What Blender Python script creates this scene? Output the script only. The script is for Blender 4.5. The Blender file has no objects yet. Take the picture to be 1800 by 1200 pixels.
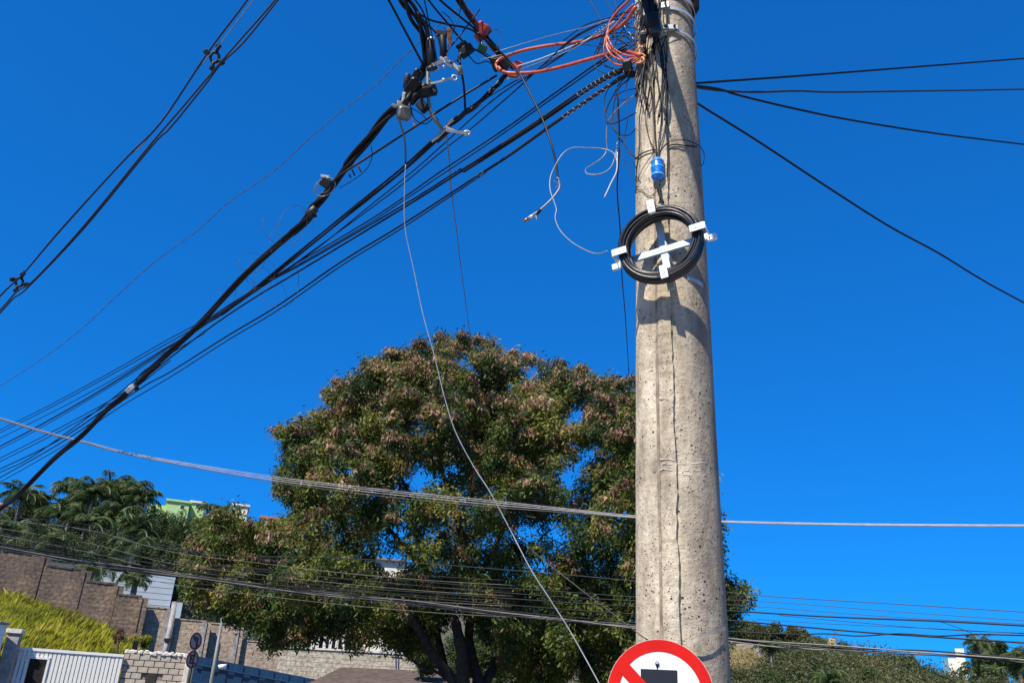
import bpy, math, random
import numpy as np
from mathutils import Vector, Matrix
random.seed(7); RNG = np.random.default_rng(11)
SC = bpy.context.scene
COL = SC.collection
R = math.radians

# ------------------------------------------------------------------ camera
EYE = Vector((0, 0, 1.6)); FPX = 1500.0
PITCH, ROLL = R(23.75), R(3.1)
F = Vector((0, math.cos(PITCH), math.sin(PITCH)))
U0 = Vector((0, -math.sin(PITCH), math.cos(PITCH))); R0 = Vector((1, 0, 0))
RT = R0*math.cos(ROLL) + U0*math.sin(ROLL)
UP = -R0*math.sin(ROLL) + U0*math.cos(ROLL)
cam = bpy.data.cameras.new('camera'); camo = bpy.data.objects.new('camera', cam); COL.objects.link(camo)
cam.sensor_width = 36.0; cam.lens = 36.0*FPX/1800.0; cam.clip_end = 9000; cam.clip_start = 0.05
m = Matrix((RT, UP, -F)).transposed().to_4x4(); m.translation = EYE; camo.matrix_world = m
SC.camera = camo

# ------------------------------------------------------------------ light
SUN_EL, SUN_AZ = 50.0, 34.0            # azimuth: degrees left of straight behind the camera
sun_to = Vector((-math.sin(R(SUN_AZ))*math.cos(R(SUN_EL)), -math.cos(R(SUN_AZ))*math.cos(R(SUN_EL)), math.sin(R(SUN_EL))))
w = bpy.data.worlds.new('World'); SC.world = w; w.use_nodes = True
nt = w.node_tree; bg = nt.nodes['Background']
sky = nt.nodes.new('ShaderNodeTexSky'); sky.sky_type = 'NISHITA'; sky.sun_disc = False
sky.sun_elevation = R(SUN_EL); sky.sun_rotation = math.atan2(sun_to.x, sun_to.y)
sky.altitude = 850; sky.air_density = 1.0; sky.dust_density = 0.0; sky.ozone_density = 3.0
gam = nt.nodes.new('ShaderNodeGamma'); gam.inputs['Gamma'].default_value = 0.62
tin = nt.nodes.new('ShaderNodeVectorMath'); tin.operation = 'MULTIPLY'; tin.inputs[1].default_value = (0.05, 0.81, 2.05)
nt.links.new(sky.outputs[0], gam.inputs['Color']); nt.links.new(gam.outputs[0], tin.inputs[0]); nt.links.new(tin.outputs[0], bg.inputs[0])
bg.inputs[1].default_value = 0.1
sl = bpy.data.lights.new('sun', 'SUN'); sl.energy = 5.0; sl.angle = R(0.53); sl.color = (1.0, 0.93, 0.82)
so = bpy.data.objects.new('sun', sl); COL.objects.link(so); so.rotation_euler = sun_to.to_track_quat('Z', 'Y').to_euler()
SC.view_settings.view_transform = 'Standard'; SC.view_settings.look = 'None'
SC.view_settings.exposure = 0.585; SC.view_settings.gamma = 1.0; SC.view_settings.use_curve_mapping = False
SC.cycles.max_bounces = 6; SC.cycles.transparent_max_bounces = 8

# ------------------------------------------------------------------ geometry of the place as seen from the camera
def ray(x, y):
    v = F*FPX + RT*(x-900) + UP*(600-y)
    return v/math.hypot(v.x, v.y)
def P(x, y, d):                         # world point at horizontal distance d seen at (x, y)
    return EYE + ray(x, y)*d
def pxm(x, y, d):                       # metres per pixel there
    return (ray(x, y)*d).dot(F)/FPX
POLE = P(1201, 1200, 4.4); POLE.z = 0
def pole_r(z):
    return 0.2195 - 0.0075*(z-1.75)
def PP(x, y, off=0.012):                # point just off the pole's surface
    r = ray(x, y); z = EYE.z + r.z*4.2
    for _ in range(4):
        rad = pole_r(z)+off
        ex, ey = -POLE.x, -POLE.y
        b = ex*r.x+ey*r.y; c = ex*ex+ey*ey-rad*rad; disc = b*b-c
        d = -b-math.sqrt(disc) if disc > 0 else -b
        z = EYE.z + r.z*d
    return EYE + r*d

# ------------------------------------------------------------------ mesh helpers
class MB:
    def __init__(s): s.v = []; s.f = []; s.mi = []
    def add(s, vs, fs, mi=0):
        o = len(s.v); s.v += [tuple(v) for v in vs]; s.f += [tuple(i+o for i in f) for f in fs]; s.mi += [mi]*len(fs)
    def box(s, M, sx, sy, sz, mi=0, bev=0.0):
        hx, hy, hz = sx/2, sy/2, sz/2
        b = min(bev, hx*.45, hy*.45, hz*.9)
        if b <= 0:
            vs = [M @ Vector((x, y, z)) for z in (-hz, hz) for y in (-hy, hy) for x in (-hx, hx)]
            s.add(vs, [(0,2,3,1),(4,5,7,6),(0,1,5,4),(2,6,7,3),(0,4,6,2),(1,3,7,5)], mi); return
        prof = [(hx-b, -hy), (hx, -hy+b), (hx, hy-b), (hx-b, hy), (-hx+b, hy), (-hx, hy-b), (-hx, -hy+b), (-hx+b, -hy)]
        vs = []
        for z, k in ((-hz, 1-b/max(hx, 1e-6)), (-hz+b, 1), (hz-b, 1), (hz, 1-b/max(hx, 1e-6))):
            vs += [M @ Vector((x*k, y*k, z)) for x, y in prof]
        fs = [tuple(range(7, -1, -1)), tuple(range(24, 32))]
        for l in range(3):
            for i in range(8):
                j = (i+1) % 8; fs.append((l*8+i, l*8+j, (l+1)*8+j, (l+1)*8+i))
        s.add(vs, fs, mi)
    def tube(s, pts, rad, n=8, mi=0, cap=True):
        pts = [Vector(p) for p in pts]; k = len(pts)
        rads = rad if isinstance(rad, (list, tuple)) else [rad]*k
        T = []
        for i in range(k):
            t = pts[min(i+1, k-1)]-pts[max(i-1, 0)]
            T.append(t.normalized() if t.length > 1e-9 else Vector((0, 0, 1)))
        a = Vector((0, 0, 1)) if abs(T[0].z) < .9 else Vector((1, 0, 0))
        N = (a - T[0]*a.dot(T[0])).normalized(); vs = []
        for i in range(k):
            N = (N - T[i]*N.dot(T[i])).normalized(); B = T[i].cross(N)
            for j in range(n):
                an = 2*math.pi*j/n
                vs.append(pts[i] + (N*math.cos(an)+B*math.sin(an))*rads[i])
        fs = [(i*n+j, i*n+(j+1) % n, (i+1)*n+(j+1) % n, (i+1)*n+j) for i in range(k-1) for j in range(n)]
        if cap: fs += [tuple(range(n-1, -1, -1)), tuple(range((k-1)*n, k*n))]
        s.add(vs, fs, mi)
    def cyl(s, M, r, h, n=20, mi=0, r2=None):
        s.tube([M @ Vector((0, 0, -h/2)), M @ Vector((0, 0, h/2))], [r, r if r2 is None else r2], n, mi)
    def prism(s, M, poly, z0, z1, mi=0):
        n = len(poly)
        vs = [M @ Vector((x, y, z0)) for x, y in poly] + [M @ Vector((x, y, z1)) for x, y in poly]
        s.add(vs, [tuple(range(n-1, -1, -1)), tuple(range(n, 2*n))] + [(i, (i+1) % n, n+(i+1) % n, n+i) for i in range(n)], mi)
    def build(s, name, mat, parent=None, smooth=False, loc=None):
        me = bpy.data.meshes.new(name); org = Vector(loc) if loc is not None else Vector((0, 0, 0))
        me.from_pydata([tuple(Vector(v)-org) for v in s.v], [], s.f)
        for mm in (mat if isinstance(mat, (list, tuple)) else [mat]): me.materials.append(mm)
        if any(s.mi): me.polygons.foreach_set('material_index', s.mi)
        if smooth: me.polygons.foreach_set('use_smooth', [True]*len(me.polygons))
        me.update()
        return link(name, me, parent, org)
def link(name, data, parent=None, loc=None):
    o = bpy.data.objects.new(name, data); COL.objects.link(o)
    if loc is not None: o.location = loc
    if parent is not None:
        o.parent = parent
        o.location = Vector(o.location) - world_loc(parent)
    return o
def world_loc(o):
    l = Vector(o.location)
    while o.parent is not None: o = o.parent; l = l+Vector(o.location)
    return l
def tag(o, label, cat, group=None, kind=None):
    o['label'] = label; o['category'] = cat
    if group: o['group'] = group
    if kind: o['kind'] = kind
    return o
def thing(name, label, cat, loc, group=None):
    return tag(link(name, None, None, loc), label, cat, group)
def smooth_pts(pts, seg=6):
    pts = [Vector(p) for p in pts]
    if len(pts) < 3: return [pts[0].lerp(pts[-1], i/8) for i in range(9)]
    q = [pts[0]*2-pts[1]] + pts + [pts[-1]*2-pts[-2]]; out = []
    for i in range(1, len(q)-2):
        p0, p1, p2, p3 = q[i-1], q[i], q[i+1], q[i+2]
        # centripetal-like damping
        for j in range(seg):
            t = j/seg
            out.append(0.5*((2*p1)+(p2-p0)*t+(2*p0-5*p1+4*p2-p3)*t*t+(3*p1-p0-3*p2+p3)*t**3))
    out.append(pts[-1]); return out
def route(pts, d0=None, d1=None):
    """pixel polyline -> world points; distance runs as 1/d between the ends, or is given per point"""
    if len(pts[0]) == 3: return [P(*p) for p in pts]
    L = [0]
    for a, b in zip(pts, pts[1:]): L.append(L[-1]+math.hypot(b[0]-a[0], b[1]-a[1]))
    return [P(p[0], p[1], 1/((1/d0)*(1-l/L[-1])+(1/d1)*(l/L[-1]))) for p, l in zip(pts, L)]
def frame(x, y, d, ang=0.0, yaw=0.0, tilt=0.0):
    M = Matrix((RT, UP, -F)).transposed().to_4x4()
    M = M @ Matrix.Rotation(R(ang), 4, 'Z') @ Matrix.Rotation(R(yaw), 4, 'Y') @ Matrix.Rotation(R(tilt), 4, 'X')
    M.translation = P(x, y, d); return M
def facing(x, y, d, yaw=0.0, roll=0.0):   # upright frame: x right, y up, z towards the camera (horizontal)
    p = P(x, y, d); n = (EYE-p); n.z = 0; n.normalize(); z = Vector((0, 0, 1))
    xx = z.cross(n).normalized()
    M = Matrix((xx, z, n)).transposed().to_4x4() @ Matrix.Rotation(R(yaw), 4, 'Y') @ Matrix.Rotation(R(roll), 4, 'Z')
    M.translation = p; return M

# ------------------------------------------------------------------ materials
def new_mat(name):
    mt = bpy.data.materials.new(name); mt.use_nodes = True
    return mt, mt.node_tree.nodes, mt.node_tree.links, mt.node_tree.nodes['Principled BSDF']
def mat(name, col, rough=.6, metal=0.0, var=.15, scale=12.0, bump=0.0, dirt=None, spec=None, coords='Object'):
    mt, N, L, b = new_mat(name)
    tc = N.new('ShaderNodeTexCoord'); nz = N.new('ShaderNodeTexNoise'); nz.inputs['Scale'].default_value = scale; nz.inputs['Detail'].default_value = 6
    L.new(tc.outputs[coords], nz.inputs['Vector'])
    rp = N.new('ShaderNodeValToRGB'); rp.color_ramp.elements[0].position = .3; rp.color_ramp.elements[1].position = .7
    lo = [c*(1-var) for c in col]; hi = [min(1, c*(1+var)) for c in col]
    rp.color_ramp.elements[0].color = (*lo, 1); rp.color_ramp.elements[1].color = (*hi, 1)
    L.new(nz.outputs['Fac'], rp.inputs[0]); out = rp.outputs[0]
    if dirt:
        n2 = N.new('ShaderNodeTexNoise'); n2.inputs['Scale'].default_value = dirt[1]; n2.inputs['Detail'].default_value = 8; n2.inputs['Roughness'].default_value = .7
        L.new(tc.outputs[coords], n2.inputs['Vector'])
        r2 = N.new('ShaderNodeValToRGB'); r2.color_ramp.elements[0].position = dirt[2]; r2.color_ramp.elements[1].position = dirt[2]+.15
        mx = N.new('ShaderNodeMixRGB'); L.new(n2.outputs['Fac'], r2.inputs[0]); L.new(r2.outputs[0], mx.inputs[0]); L.new(out, mx.inputs[1]); mx.inputs[2].default_value = (*dirt[0], 1)
        out = mx.outputs[0]
    L.new(out, b.inputs['Base Color']); b.inputs['Roughness'].default_value = rough; b.inputs['Metallic'].default_value = metal
    if spec is not None: b.inputs['Specular IOR Level'].default_value = spec
    if bump:
        bp = N.new('ShaderNodeBump'); bp.inputs['Strength'].default_value = bump; bp.inputs['Distance'].default_value = .02
        L.new(nz.outputs['Fac'], bp.inputs['Height']); L.new(bp.outputs[0], b.inputs['Normal'])
    return mt
RUB = mat('black_rubber', (.006, .006, .008), .5, var=.5, scale=40, spec=.25)
RUBM = mat('weathered_rubber', (.018, .018, .022), .5, var=.5, scale=60)
RUBB = mat('brown_rubber', (.03, .02, .016), .5, var=.5, scale=60)
GREYC = mat('grey_sheath', (.2, .215, .235), .38, var=.25, scale=30)
SILC = mat('pale_grey_sheath', (.46, .49, .53), .35, var=.2, scale=30)
WHITEC = mat('white_sheath', (.5, .47, .46), .5, var=.2, scale=8)
TANC = mat('dull_sheath', (.16, .15, .13), .5, var=.3, scale=8)
ORANGE = mat('orange_sheath', (.46, .085, .035), .4, var=.25, scale=30)
ORANGE2 = mat('faded_orange', (.7, .26, .09), .5, var=.25, scale=30)
GALV = mat('galvanised_steel', (.5, .51, .5), .45, .5, var=.18, scale=18)
WHITEM = mat('white_bracket', (.66, .70, .72), .4, .15, var=.12, scale=20, dirt=((.4, .38, .34), 30, .62))
TEAL = mat('steel_bar', (.36, .44, .48), .4, .35, var=.15, scale=20)
BLKP = mat('black_plastic', (.008, .008, .009), .5, var=.3, scale=25, spec=.25)
GRYP = mat('grey_plastic', (.14, .145, .13), .5, var=.2, scale=25)
REDP = mat('red_plastic', (.28, .02, .015), .4, var=.3, scale=40)
REDB = mat('bright_red_plastic', (.6, .05, .025), .4, var=.3, scale=40)
GRNP = mat('green_plastic', (.01, .10, .05), .35, var=.3, scale=40)
BLUP = mat('blue_plastic', (.01, .17, .62), .25, var=.35, scale=30, bump=.3)
COPP = mat('copper_tag', (.42, .17, .06), .5, var=.2, scale=30)
REDS = mat('sign_red', (.52, .006, .003), .6, spec=.2, var=.10, scale=9, dirt=((.42, .03, .02), 14, .6))
WHTS = mat('sign_white', (.72, .71, .69), .4, var=.06, scale=6, dirt=((.55, .53, .5), 16, .6))
BLKS = mat('sign_black', (.012, .013, .016), .4, var=.1, scale=6)
WHTP = mat('white_paint', (.78, .77, .72), .45, var=.06, scale=3, dirt=((.45, .38, .3), 5, .66))
DARKV = mat('dark_opening', (.03, .028, .02), .9, var=.4, scale=8)
GLASS = mat('window_glass', (.03, .045, .06), .08, var=.2, scale=2)
BARK = mat('bark', (.045, .036, .028), .9, var=.5, scale=9, bump=.8)
PBARK = mat('palm_bark', (.2, .18, .15), .9, var=.35, scale=6, bump=.5)

def concrete():
    mt, N, L, b = new_mat('pole_concrete')
    tc = N.new('ShaderNodeTexCoord'); o = tc.outputs['Object']
    def noise(sc, det, st=None, rough=.6):
        n = N.new('ShaderNodeTexNoise'); n.inputs['Scale'].default_value = sc; n.inputs['Detail'].default_value = det; n.inputs['Roughness'].default_value = rough
        if st:
            mp = N.new('ShaderNodeMapping'); mp.inputs['Scale'].default_value = st; L.new(o, mp.inputs[0]); L.new(mp.outputs[0], n.inputs['Vector'])
        else: L.new(o, n.inputs['Vector'])
        return n.outputs['Fac']
    def ramp(f, a, bb, c0, c1):
        r = N.new('ShaderNodeValToRGB'); r.color_ramp.elements[0].position = a; r.color_ramp.elements[1].position = bb
        r.color_ramp.elements[0].color = (*c0, 1); r.color_ramp.elements[1].color = (*c1, 1); L.new(f, r.inputs[0]); return r.outputs[0]
    def mix(fac, a, bb, mode='MIX'):
        mx = N.new('ShaderNodeMixRGB'); mx.blend_type = mode
        for i, v in enumerate((fac, a, bb)):
            if hasattr(v, 'is_linked') or hasattr(v, 'links'): L.new(v, mx.inputs[i])
            else: mx.inputs[i].default_value = v if i == 0 else (*v, 1)
        return mx.outputs[0]
    base = ramp(noise(8, 10, (1, 1, .3), .72), .36, .64, (.36, .29, .20), (.72, .62, .46))
    # dark brown tone: grows towards +x, broken up by streaked noise
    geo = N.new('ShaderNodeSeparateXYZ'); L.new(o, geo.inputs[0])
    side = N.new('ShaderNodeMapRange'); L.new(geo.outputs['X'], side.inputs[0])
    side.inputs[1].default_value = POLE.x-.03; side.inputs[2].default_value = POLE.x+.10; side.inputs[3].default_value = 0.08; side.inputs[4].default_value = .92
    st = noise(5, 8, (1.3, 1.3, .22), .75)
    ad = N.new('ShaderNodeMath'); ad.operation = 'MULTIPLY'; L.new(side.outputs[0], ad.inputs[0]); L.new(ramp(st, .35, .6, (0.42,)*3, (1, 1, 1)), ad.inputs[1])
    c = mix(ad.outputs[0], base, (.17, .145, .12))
    dk = ramp(noise(11, 10, (1, 1, .7), .8), .52, .66, (0, 0, 0), (.75,)*3)
    c = mix(dk, c, (.2, .17, .14))
    bl = ramp(noise(2.6, 9, (1, 1, .5), .75), .52, .68, (0, 0, 0), (.6,)*3)
    c = mix(bl, c, (.21, .18, .15))
    wt = ramp(noise(19, 9, (1, 1, .5), .8), .60, .70, (0, 0, 0), (.7,)*3)
    c = mix(wt, c, (.68, .62, .52))
    ho = ramp(noise(9, 8, (.5, .5, 3.0), .7), .60, .72, (0, 0, 0), (.6,)*3)
    c = mix(ho, c, (.55, .51, .44))
    vo = N.new('ShaderNodeTexVoronoi'); vo.inputs['Scale'].default_value = 55; L.new(o, vo.inputs['Vector'])
    mask = ramp(noise(13, 3), .47, .56, (0, 0, 0), (1, 1, 1))
    hole = ramp(vo.outputs['Distance'], .13, .22, (1, 1, 1), (0, 0, 0))
    hm = N.new('ShaderNodeMath'); hm.operation = 'MULTIPLY'; L.new(mask, hm.inputs[0]); L.new(hole, hm.inputs[1])
    vo2 = N.new('ShaderNodeTexVoronoi'); vo2.inputs['Scale'].default_value = 24; L.new(o, vo2.inputs['Vector'])
    hole2 = ramp(vo2.outputs['Distance'], .10, .17, (1, 1, 1), (0, 0, 0)); mask2 = ramp(noise(5, 5), .47, .56, (0, 0, 0), (1, 1, 1))
    h2 = N.new('ShaderNodeMath'); h2.operation = 'MULTIPLY'; L.new(mask2, h2.inputs[0]); L.new(hole2, h2.inputs[1])
    hx = N.new('ShaderNodeMath'); hx.operation = 'MAXIMUM'; L.new(hm.outputs[0], hx.inputs[0]); L.new(h2.outputs[0], hx.inputs[1])
    c = mix(hx.outputs[0], c, (.05, .042, .035))
    L.new(c, b.inputs['Base Color']); b.inputs['Roughness'].default_value = .93; b.inputs['Specular IOR Level'].default_value = .2
    sub = N.new('ShaderNodeMath'); sub.operation = 'SUBTRACT'; L.new(noise(26, 10, None, .7), sub.inputs[0]); L.new(hx.outputs[0], sub.inputs[1])
    bp = N.new('ShaderNodeBump'); bp.inputs['Strength'].default_value = .9; bp.inputs['Distance'].default_value = .02
    L.new(sub.outputs[0], bp.inputs['Height']); L.new(bp.outputs[0], b.inputs['Normal'])
    return mt
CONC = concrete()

def foliage_mat(name, stops, trans=.3, rough=.55, nscale=.9, amp=1.3):
    mt, N, L, b = new_mat(name)
    at = N.new('ShaderNodeAttribute'); at.attribute_name = 'tone'
    tc = N.new('ShaderNodeTexCoord'); nz = N.new('ShaderNodeTexNoise'); nz.inputs['Scale'].default_value = nscale; nz.inputs['Detail'].default_value = 3
    L.new(tc.outputs['Object'], nz.inputs['Vector'])
    a = N.new('ShaderNodeMath'); a.operation = 'MULTIPLY_ADD'; L.new(nz.outputs['Fac'], a.inputs[0]); a.inputs[1].default_value = amp; a.inputs[2].default_value = -amp*.5
    s = N.new('ShaderNodeMath'); s.operation = 'ADD'; s.use_clamp = True; L.new(a.outputs[0], s.inputs[0]); L.new(at.outputs['Fac'], s.inputs[1])
    rp = N.new('ShaderNodeValToRGB'); L.new(s.outputs[0], rp.inputs[0])
    el = rp.color_ramp.elements
    for i, (p, c) in enumerate(stops):
        e = el[i] if i < 2 else el.new(p)
        e.position = p; e.color = (*c, 1)
    L.new(rp.outputs[0], b.inputs['Base Color']); b.inputs['Roughness'].default_value = rough
    b.inputs['Specular IOR Level'].default_value = .35
    tr = N.new('ShaderNodeBsdfTranslucent'); L.new(rp.outputs[0], tr.inputs[0])
    mx = N.new('ShaderNodeMixShader'); mx.inputs[0].default_value = trans
    L.new(b.outputs[0], mx.inputs[1]); L.new(tr.outputs[0], mx.inputs[2]); L.new(mx.outputs[0], N['Material Output'].inputs[0])
    return mt
LEAF = foliage_mat('tree_leaves', [(0, (.02, .05, .012)), (.4, (.075, .11, .018)), (.75, (.18, .20, .03)), (1, (.30, .25, .06))], .38, amp=2.4)
POD = foliage_mat('seed_pods', [(0, (.10, .045, .032)), (.5, (.23, .125, .07)), (1, (.42, .28, .17))], .2)
HLEAF = foliage_mat('hill_leaves', [(0, (.025, .05, .016)), (.5, (.065, .10, .025)), (1, (.15, .17, .05))], nscale=.3)
SLEAF = foliage_mat('scrub_leaves', [(0, (.03, .05, .016)), (.5, (.085, .095, .03)), (1, (.16, .15, .06))], nscale=.22, amp=2.2)
PALML = foliage_mat('palm_leaves', [(0, (.03, .06, .018)), (.5, (.075, .115, .03)), (1, (.2, .19, .07))], .25, .5, .25)
GRASS = foliage_mat('grass_blades', [(0, (.16, .16, .025)), (.35, (.32, .33, .03)), (.7, (.52, .50, .04)), (1, (.58, .42, .12))], .4, .6, .8)

def brick_mat(name, c1, c2, mortar, bw, bh, msize=.012, stain=((.10, .085, .07), .9, .5), topdirt=True):
    mt, N, L, b = new_mat(name)
    tc = N.new('ShaderNodeTexCoord'); sp = N.new('ShaderNodeSeparateXYZ'); L.new(tc.outputs['Object'], sp.inputs[0])
    cb = N.new('ShaderNodeCombineXYZ'); L.new(sp.outputs['X'], cb.inputs[0]); L.new(sp.outputs['Z'], cb.inputs[1])
    br = N.new('ShaderNodeTexBrick'); L.new(cb.outputs[0], br.inputs['Vector'])
    br.inputs['Scale'].default_value = 1; br.inputs['Brick Width'].default_value = bw; br.inputs['Row Height'].default_value = bh; br.inputs['Mortar Size'].default_value = msize
    br.inputs['Mortar Smooth'].default_value = .3
    br.inputs['Color1'].default_value = (*c1, 1); br.inputs['Color2'].default_value = (*c2, 1); br.inputs['Mortar'].default_value = (*mortar, 1)
    nz = N.new('ShaderNodeTexNoise'); nz.inputs['Scale'].default_value = stain[1]; nz.inputs['Detail'].default_value = 9; nz.inputs['Roughness'].default_value = .7; L.new(tc.outputs['Object'], nz.inputs['Vector'])
    rp = N.new('ShaderNodeValToRGB'); rp.color_ramp.elements[0].position = stain[2]-.1; rp.color_ramp.elements[1].position = stain[2]+.16; L.new(nz.outputs['Fac'], rp.inputs[0])
    mx = N.new('ShaderNodeMixRGB'); L.new(rp.outputs[0], mx.inputs[0]); L.new(br.outputs['Color'], mx.inputs[1]); mx.inputs[2].default_value = (*stain[0], 1)
    n3 = N.new('ShaderNodeTexNoise'); n3.inputs['Scale'].default_value = 9; n3.inputs['Detail'].default_value = 8; L.new(tc.outputs['Object'], n3.inputs['Vector'])
    m2 = N.new('ShaderNodeMixRGB'); m2.blend_type = 'MULTIPLY'; m2.inputs[0].default_value = .8; L.new(mx.outputs[0], m2.inputs[1])
    r3 = N.new('ShaderNodeValToRGB'); r3.color_ramp.elements[0].position = .35; r3.color_ramp.elements[1].position = .62; r3.color_ramp.elements[0].color = (.45, .43, .42, 1); L.new(n3.outputs['Fac'], r3.inputs[0]); L.new(r3.outputs[0], m2.inputs[2])
    L.new(m2.outputs[0], b.inputs['Base Color']); b.inputs['Roughness'].default_value = .95
    bp = N.new('ShaderNodeBump'); bp.inputs['Strength'].default_value = .9; bp.inputs['Distance'].default_value = .03
    ad = N.new('ShaderNodeMath'); ad.operation = 'SUBTRACT'; L.new(n3.outputs['Fac'], ad.inputs[0]); L.new(br.outputs['Fac'], ad.inputs[1]); L.new(ad.outputs[0], bp.inputs['Height']); L.new(bp.outputs[0], b.inputs['Normal'])
    return mt
MOSSB = brick_mat('mossy_brick', (.36, .24, .155), (.24, .165, .11), (.26, .21, .15), .36, .13)
TANB = brick_mat('tan_brick', (.50, .38, .27), (.40, .31, .23), (.42, .36, .28), .4, .17, stain=((.3, .25, .2), .8, .62))
CREAMB = brick_mat('cream_blocks', (.55, .49, .38), (.47, .42, .33), (.42, .37, .3), .42, .16, stain=((.33, .29, .24), .7, .62))
BLOCK = mat('concrete_block', (.40, .34, .27), .95, var=.25, scale=5, bump=.4, dirt=((.14, .12, .10), 7, .62))
MORT = mat('mortar', (.2, .175, .145), .95, var=.3, scale=20)
COPE = mat('lime_coping', (.6, .57, .5), .9, var=.2, scale=8, bump=.6, dirt=((.15, .13, .11), 9, .58))
PILC = mat('grey_pillar', (.3, .28, .26), .9, var=.3, scale=6, bump=.4, dirt=((.1, .09, .08), 4, .55))
BLUEW = mat('shaded_blue_steel', (.006, .045, .11), .5, var=.2, scale=4)  # blue paint darkened: the tree shade is put into the base colour
GRYW = mat('grey_blue_cladding', (.42, .48, .52), .5, var=.06, scale=2)
LIME = mat('lime_green_wall', (.40, .58, .24), .8, var=.06, scale=2)
OFFW = mat('off_white_wall', (.66, .62, .54), .85, var=.08, scale=2, dirt=((.4, .36, .3), 2, .66))
TILE = mat('brown_roof_tile', (.13, .095, .08), .85, var=.3, scale=5, bump=.3)
TERR = mat('terracotta', (.36, .14, .09), .85, var=.3, scale=5, bump=.3)
GROUNDM = mat('ground_soil', (.10, .085, .05), .95, var=.45, scale=.6, bump=.3, dirt=((.06, .075, .03), .35, .5))
ASPH = mat('asphalt', (.05, .05, .052), .9, var=.25, scale=9)
SLABM = mat('pavement_slab', (.3, .28, .25), .9, var=.2, scale=5)

# ------------------------------------------------------------------ setting: terrain
def Zp(x, y, d): return P(x, y, d).z
XS = [-500, 0, 220, 500, 900, 1285, 1450, 1640, 1800, 2300]
DS = [0, 27, 30.5, 35, 37, 45, 60, 100, 150, 400, 900, 3000]
YT = {-500: [None, None, 1120, 1080, 1050, 1000, 950, 900, 880], 0: [None, None, 1150, 1078, 1035, 1010, 975, 930, 912], 220: [None, None, None, 1152, 1120, 1085, 1030, 950, 912],
      500: [None, None, None, None, 1190, 1170, 1120, 1010, 935], 900: [None]*6+[1185, 1130, 1090], 1285: [None]*6+[1215, 1135, 1105],
      1450: [None]*6+[1240, 1185, 1152], 1640: [None]*6+[None, 1250, 1212], 1800: [None]*8+[1245], 2300: [None]*8+[1260]}
AZ = [math.atan2(ray(x, 1150).x, ray(x, 1150).y) for x in XS]
TZ = []
for x in XS:
    row = [0.0 if y is None else Zp(x, y, d) for y, d in zip(YT[x], DS)]
    row += [row[-1]*1.0, row[-1]*.3, 0.0]; TZ.append(row)
TZ = np.array(TZ)
def terrain(px, py):
    d = math.hypot(px, py); az = math.atan2(px, py)
    f = 1.0
    if az < AZ[0]: f = max(0, 1-(AZ[0]-az)/.8); az = AZ[0]
    if az > AZ[-1]: f = max(0, 1-(az-AZ[-1])/.8); az = AZ[-1]
    col = [np.interp(az, AZ, TZ[:, k]) for k in range(len(DS))]
    return float(np.interp(d, DS, col))*f
def tz(x, y, d):
    p = P(x, y, d); return terrain(p.x, p.y)
mb = MB(); NA = 240
rs = [0, 4, 10, 18, 24, 27, 28.5, 30.5, 32, 33.5, 35, 36, 37, 40, 45, 52, 60, 72, 85, 100, 120, 150, 200, 300, 400, 600, 900, 1500, 3000]
vs = [(0, 0, 0)]
for r_ in rs[1:]:
    for a in range(NA):
        an = 2*math.pi*a/NA - math.pi
        x, y = r_*math.sin(an), r_*math.cos(an)
        vs.append((x, y, terrain(x, y) + (random.uniform(-.12, .12)*min(1, r_/80) if 37 < r_ < 900 and abs(an) < 1.2 else 0)))
fs = [(0, 1+(a+1) % NA, 1+a) for a in range(NA)]
for k in range(len(rs)-2):
    for a in range(NA):
        b_ = (a+1) % NA; fs.append((1+k*NA+a, 1+k*NA+b_, 1+(k+1)*NA+b_, 1+(k+1)*NA+a))
mb.add(vs, fs)
g = mb.build('ground', GROUNDM, smooth=True); g['kind'] = 'structure'
# road and pavement (below the frame)
mb = MB(); mb.box(Matrix.Translation((0, 15.5, .004)), 120, 17, .008); o = mb.build('road', ASPH); o['kind'] = 'structure'
mb = MB(); mb.box(Matrix.Translation((0, 2.0, .065)), 120, 9.9, .13, bev=.02); o = mb.build('pavement', SLABM); o['kind'] = 'structure'

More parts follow.
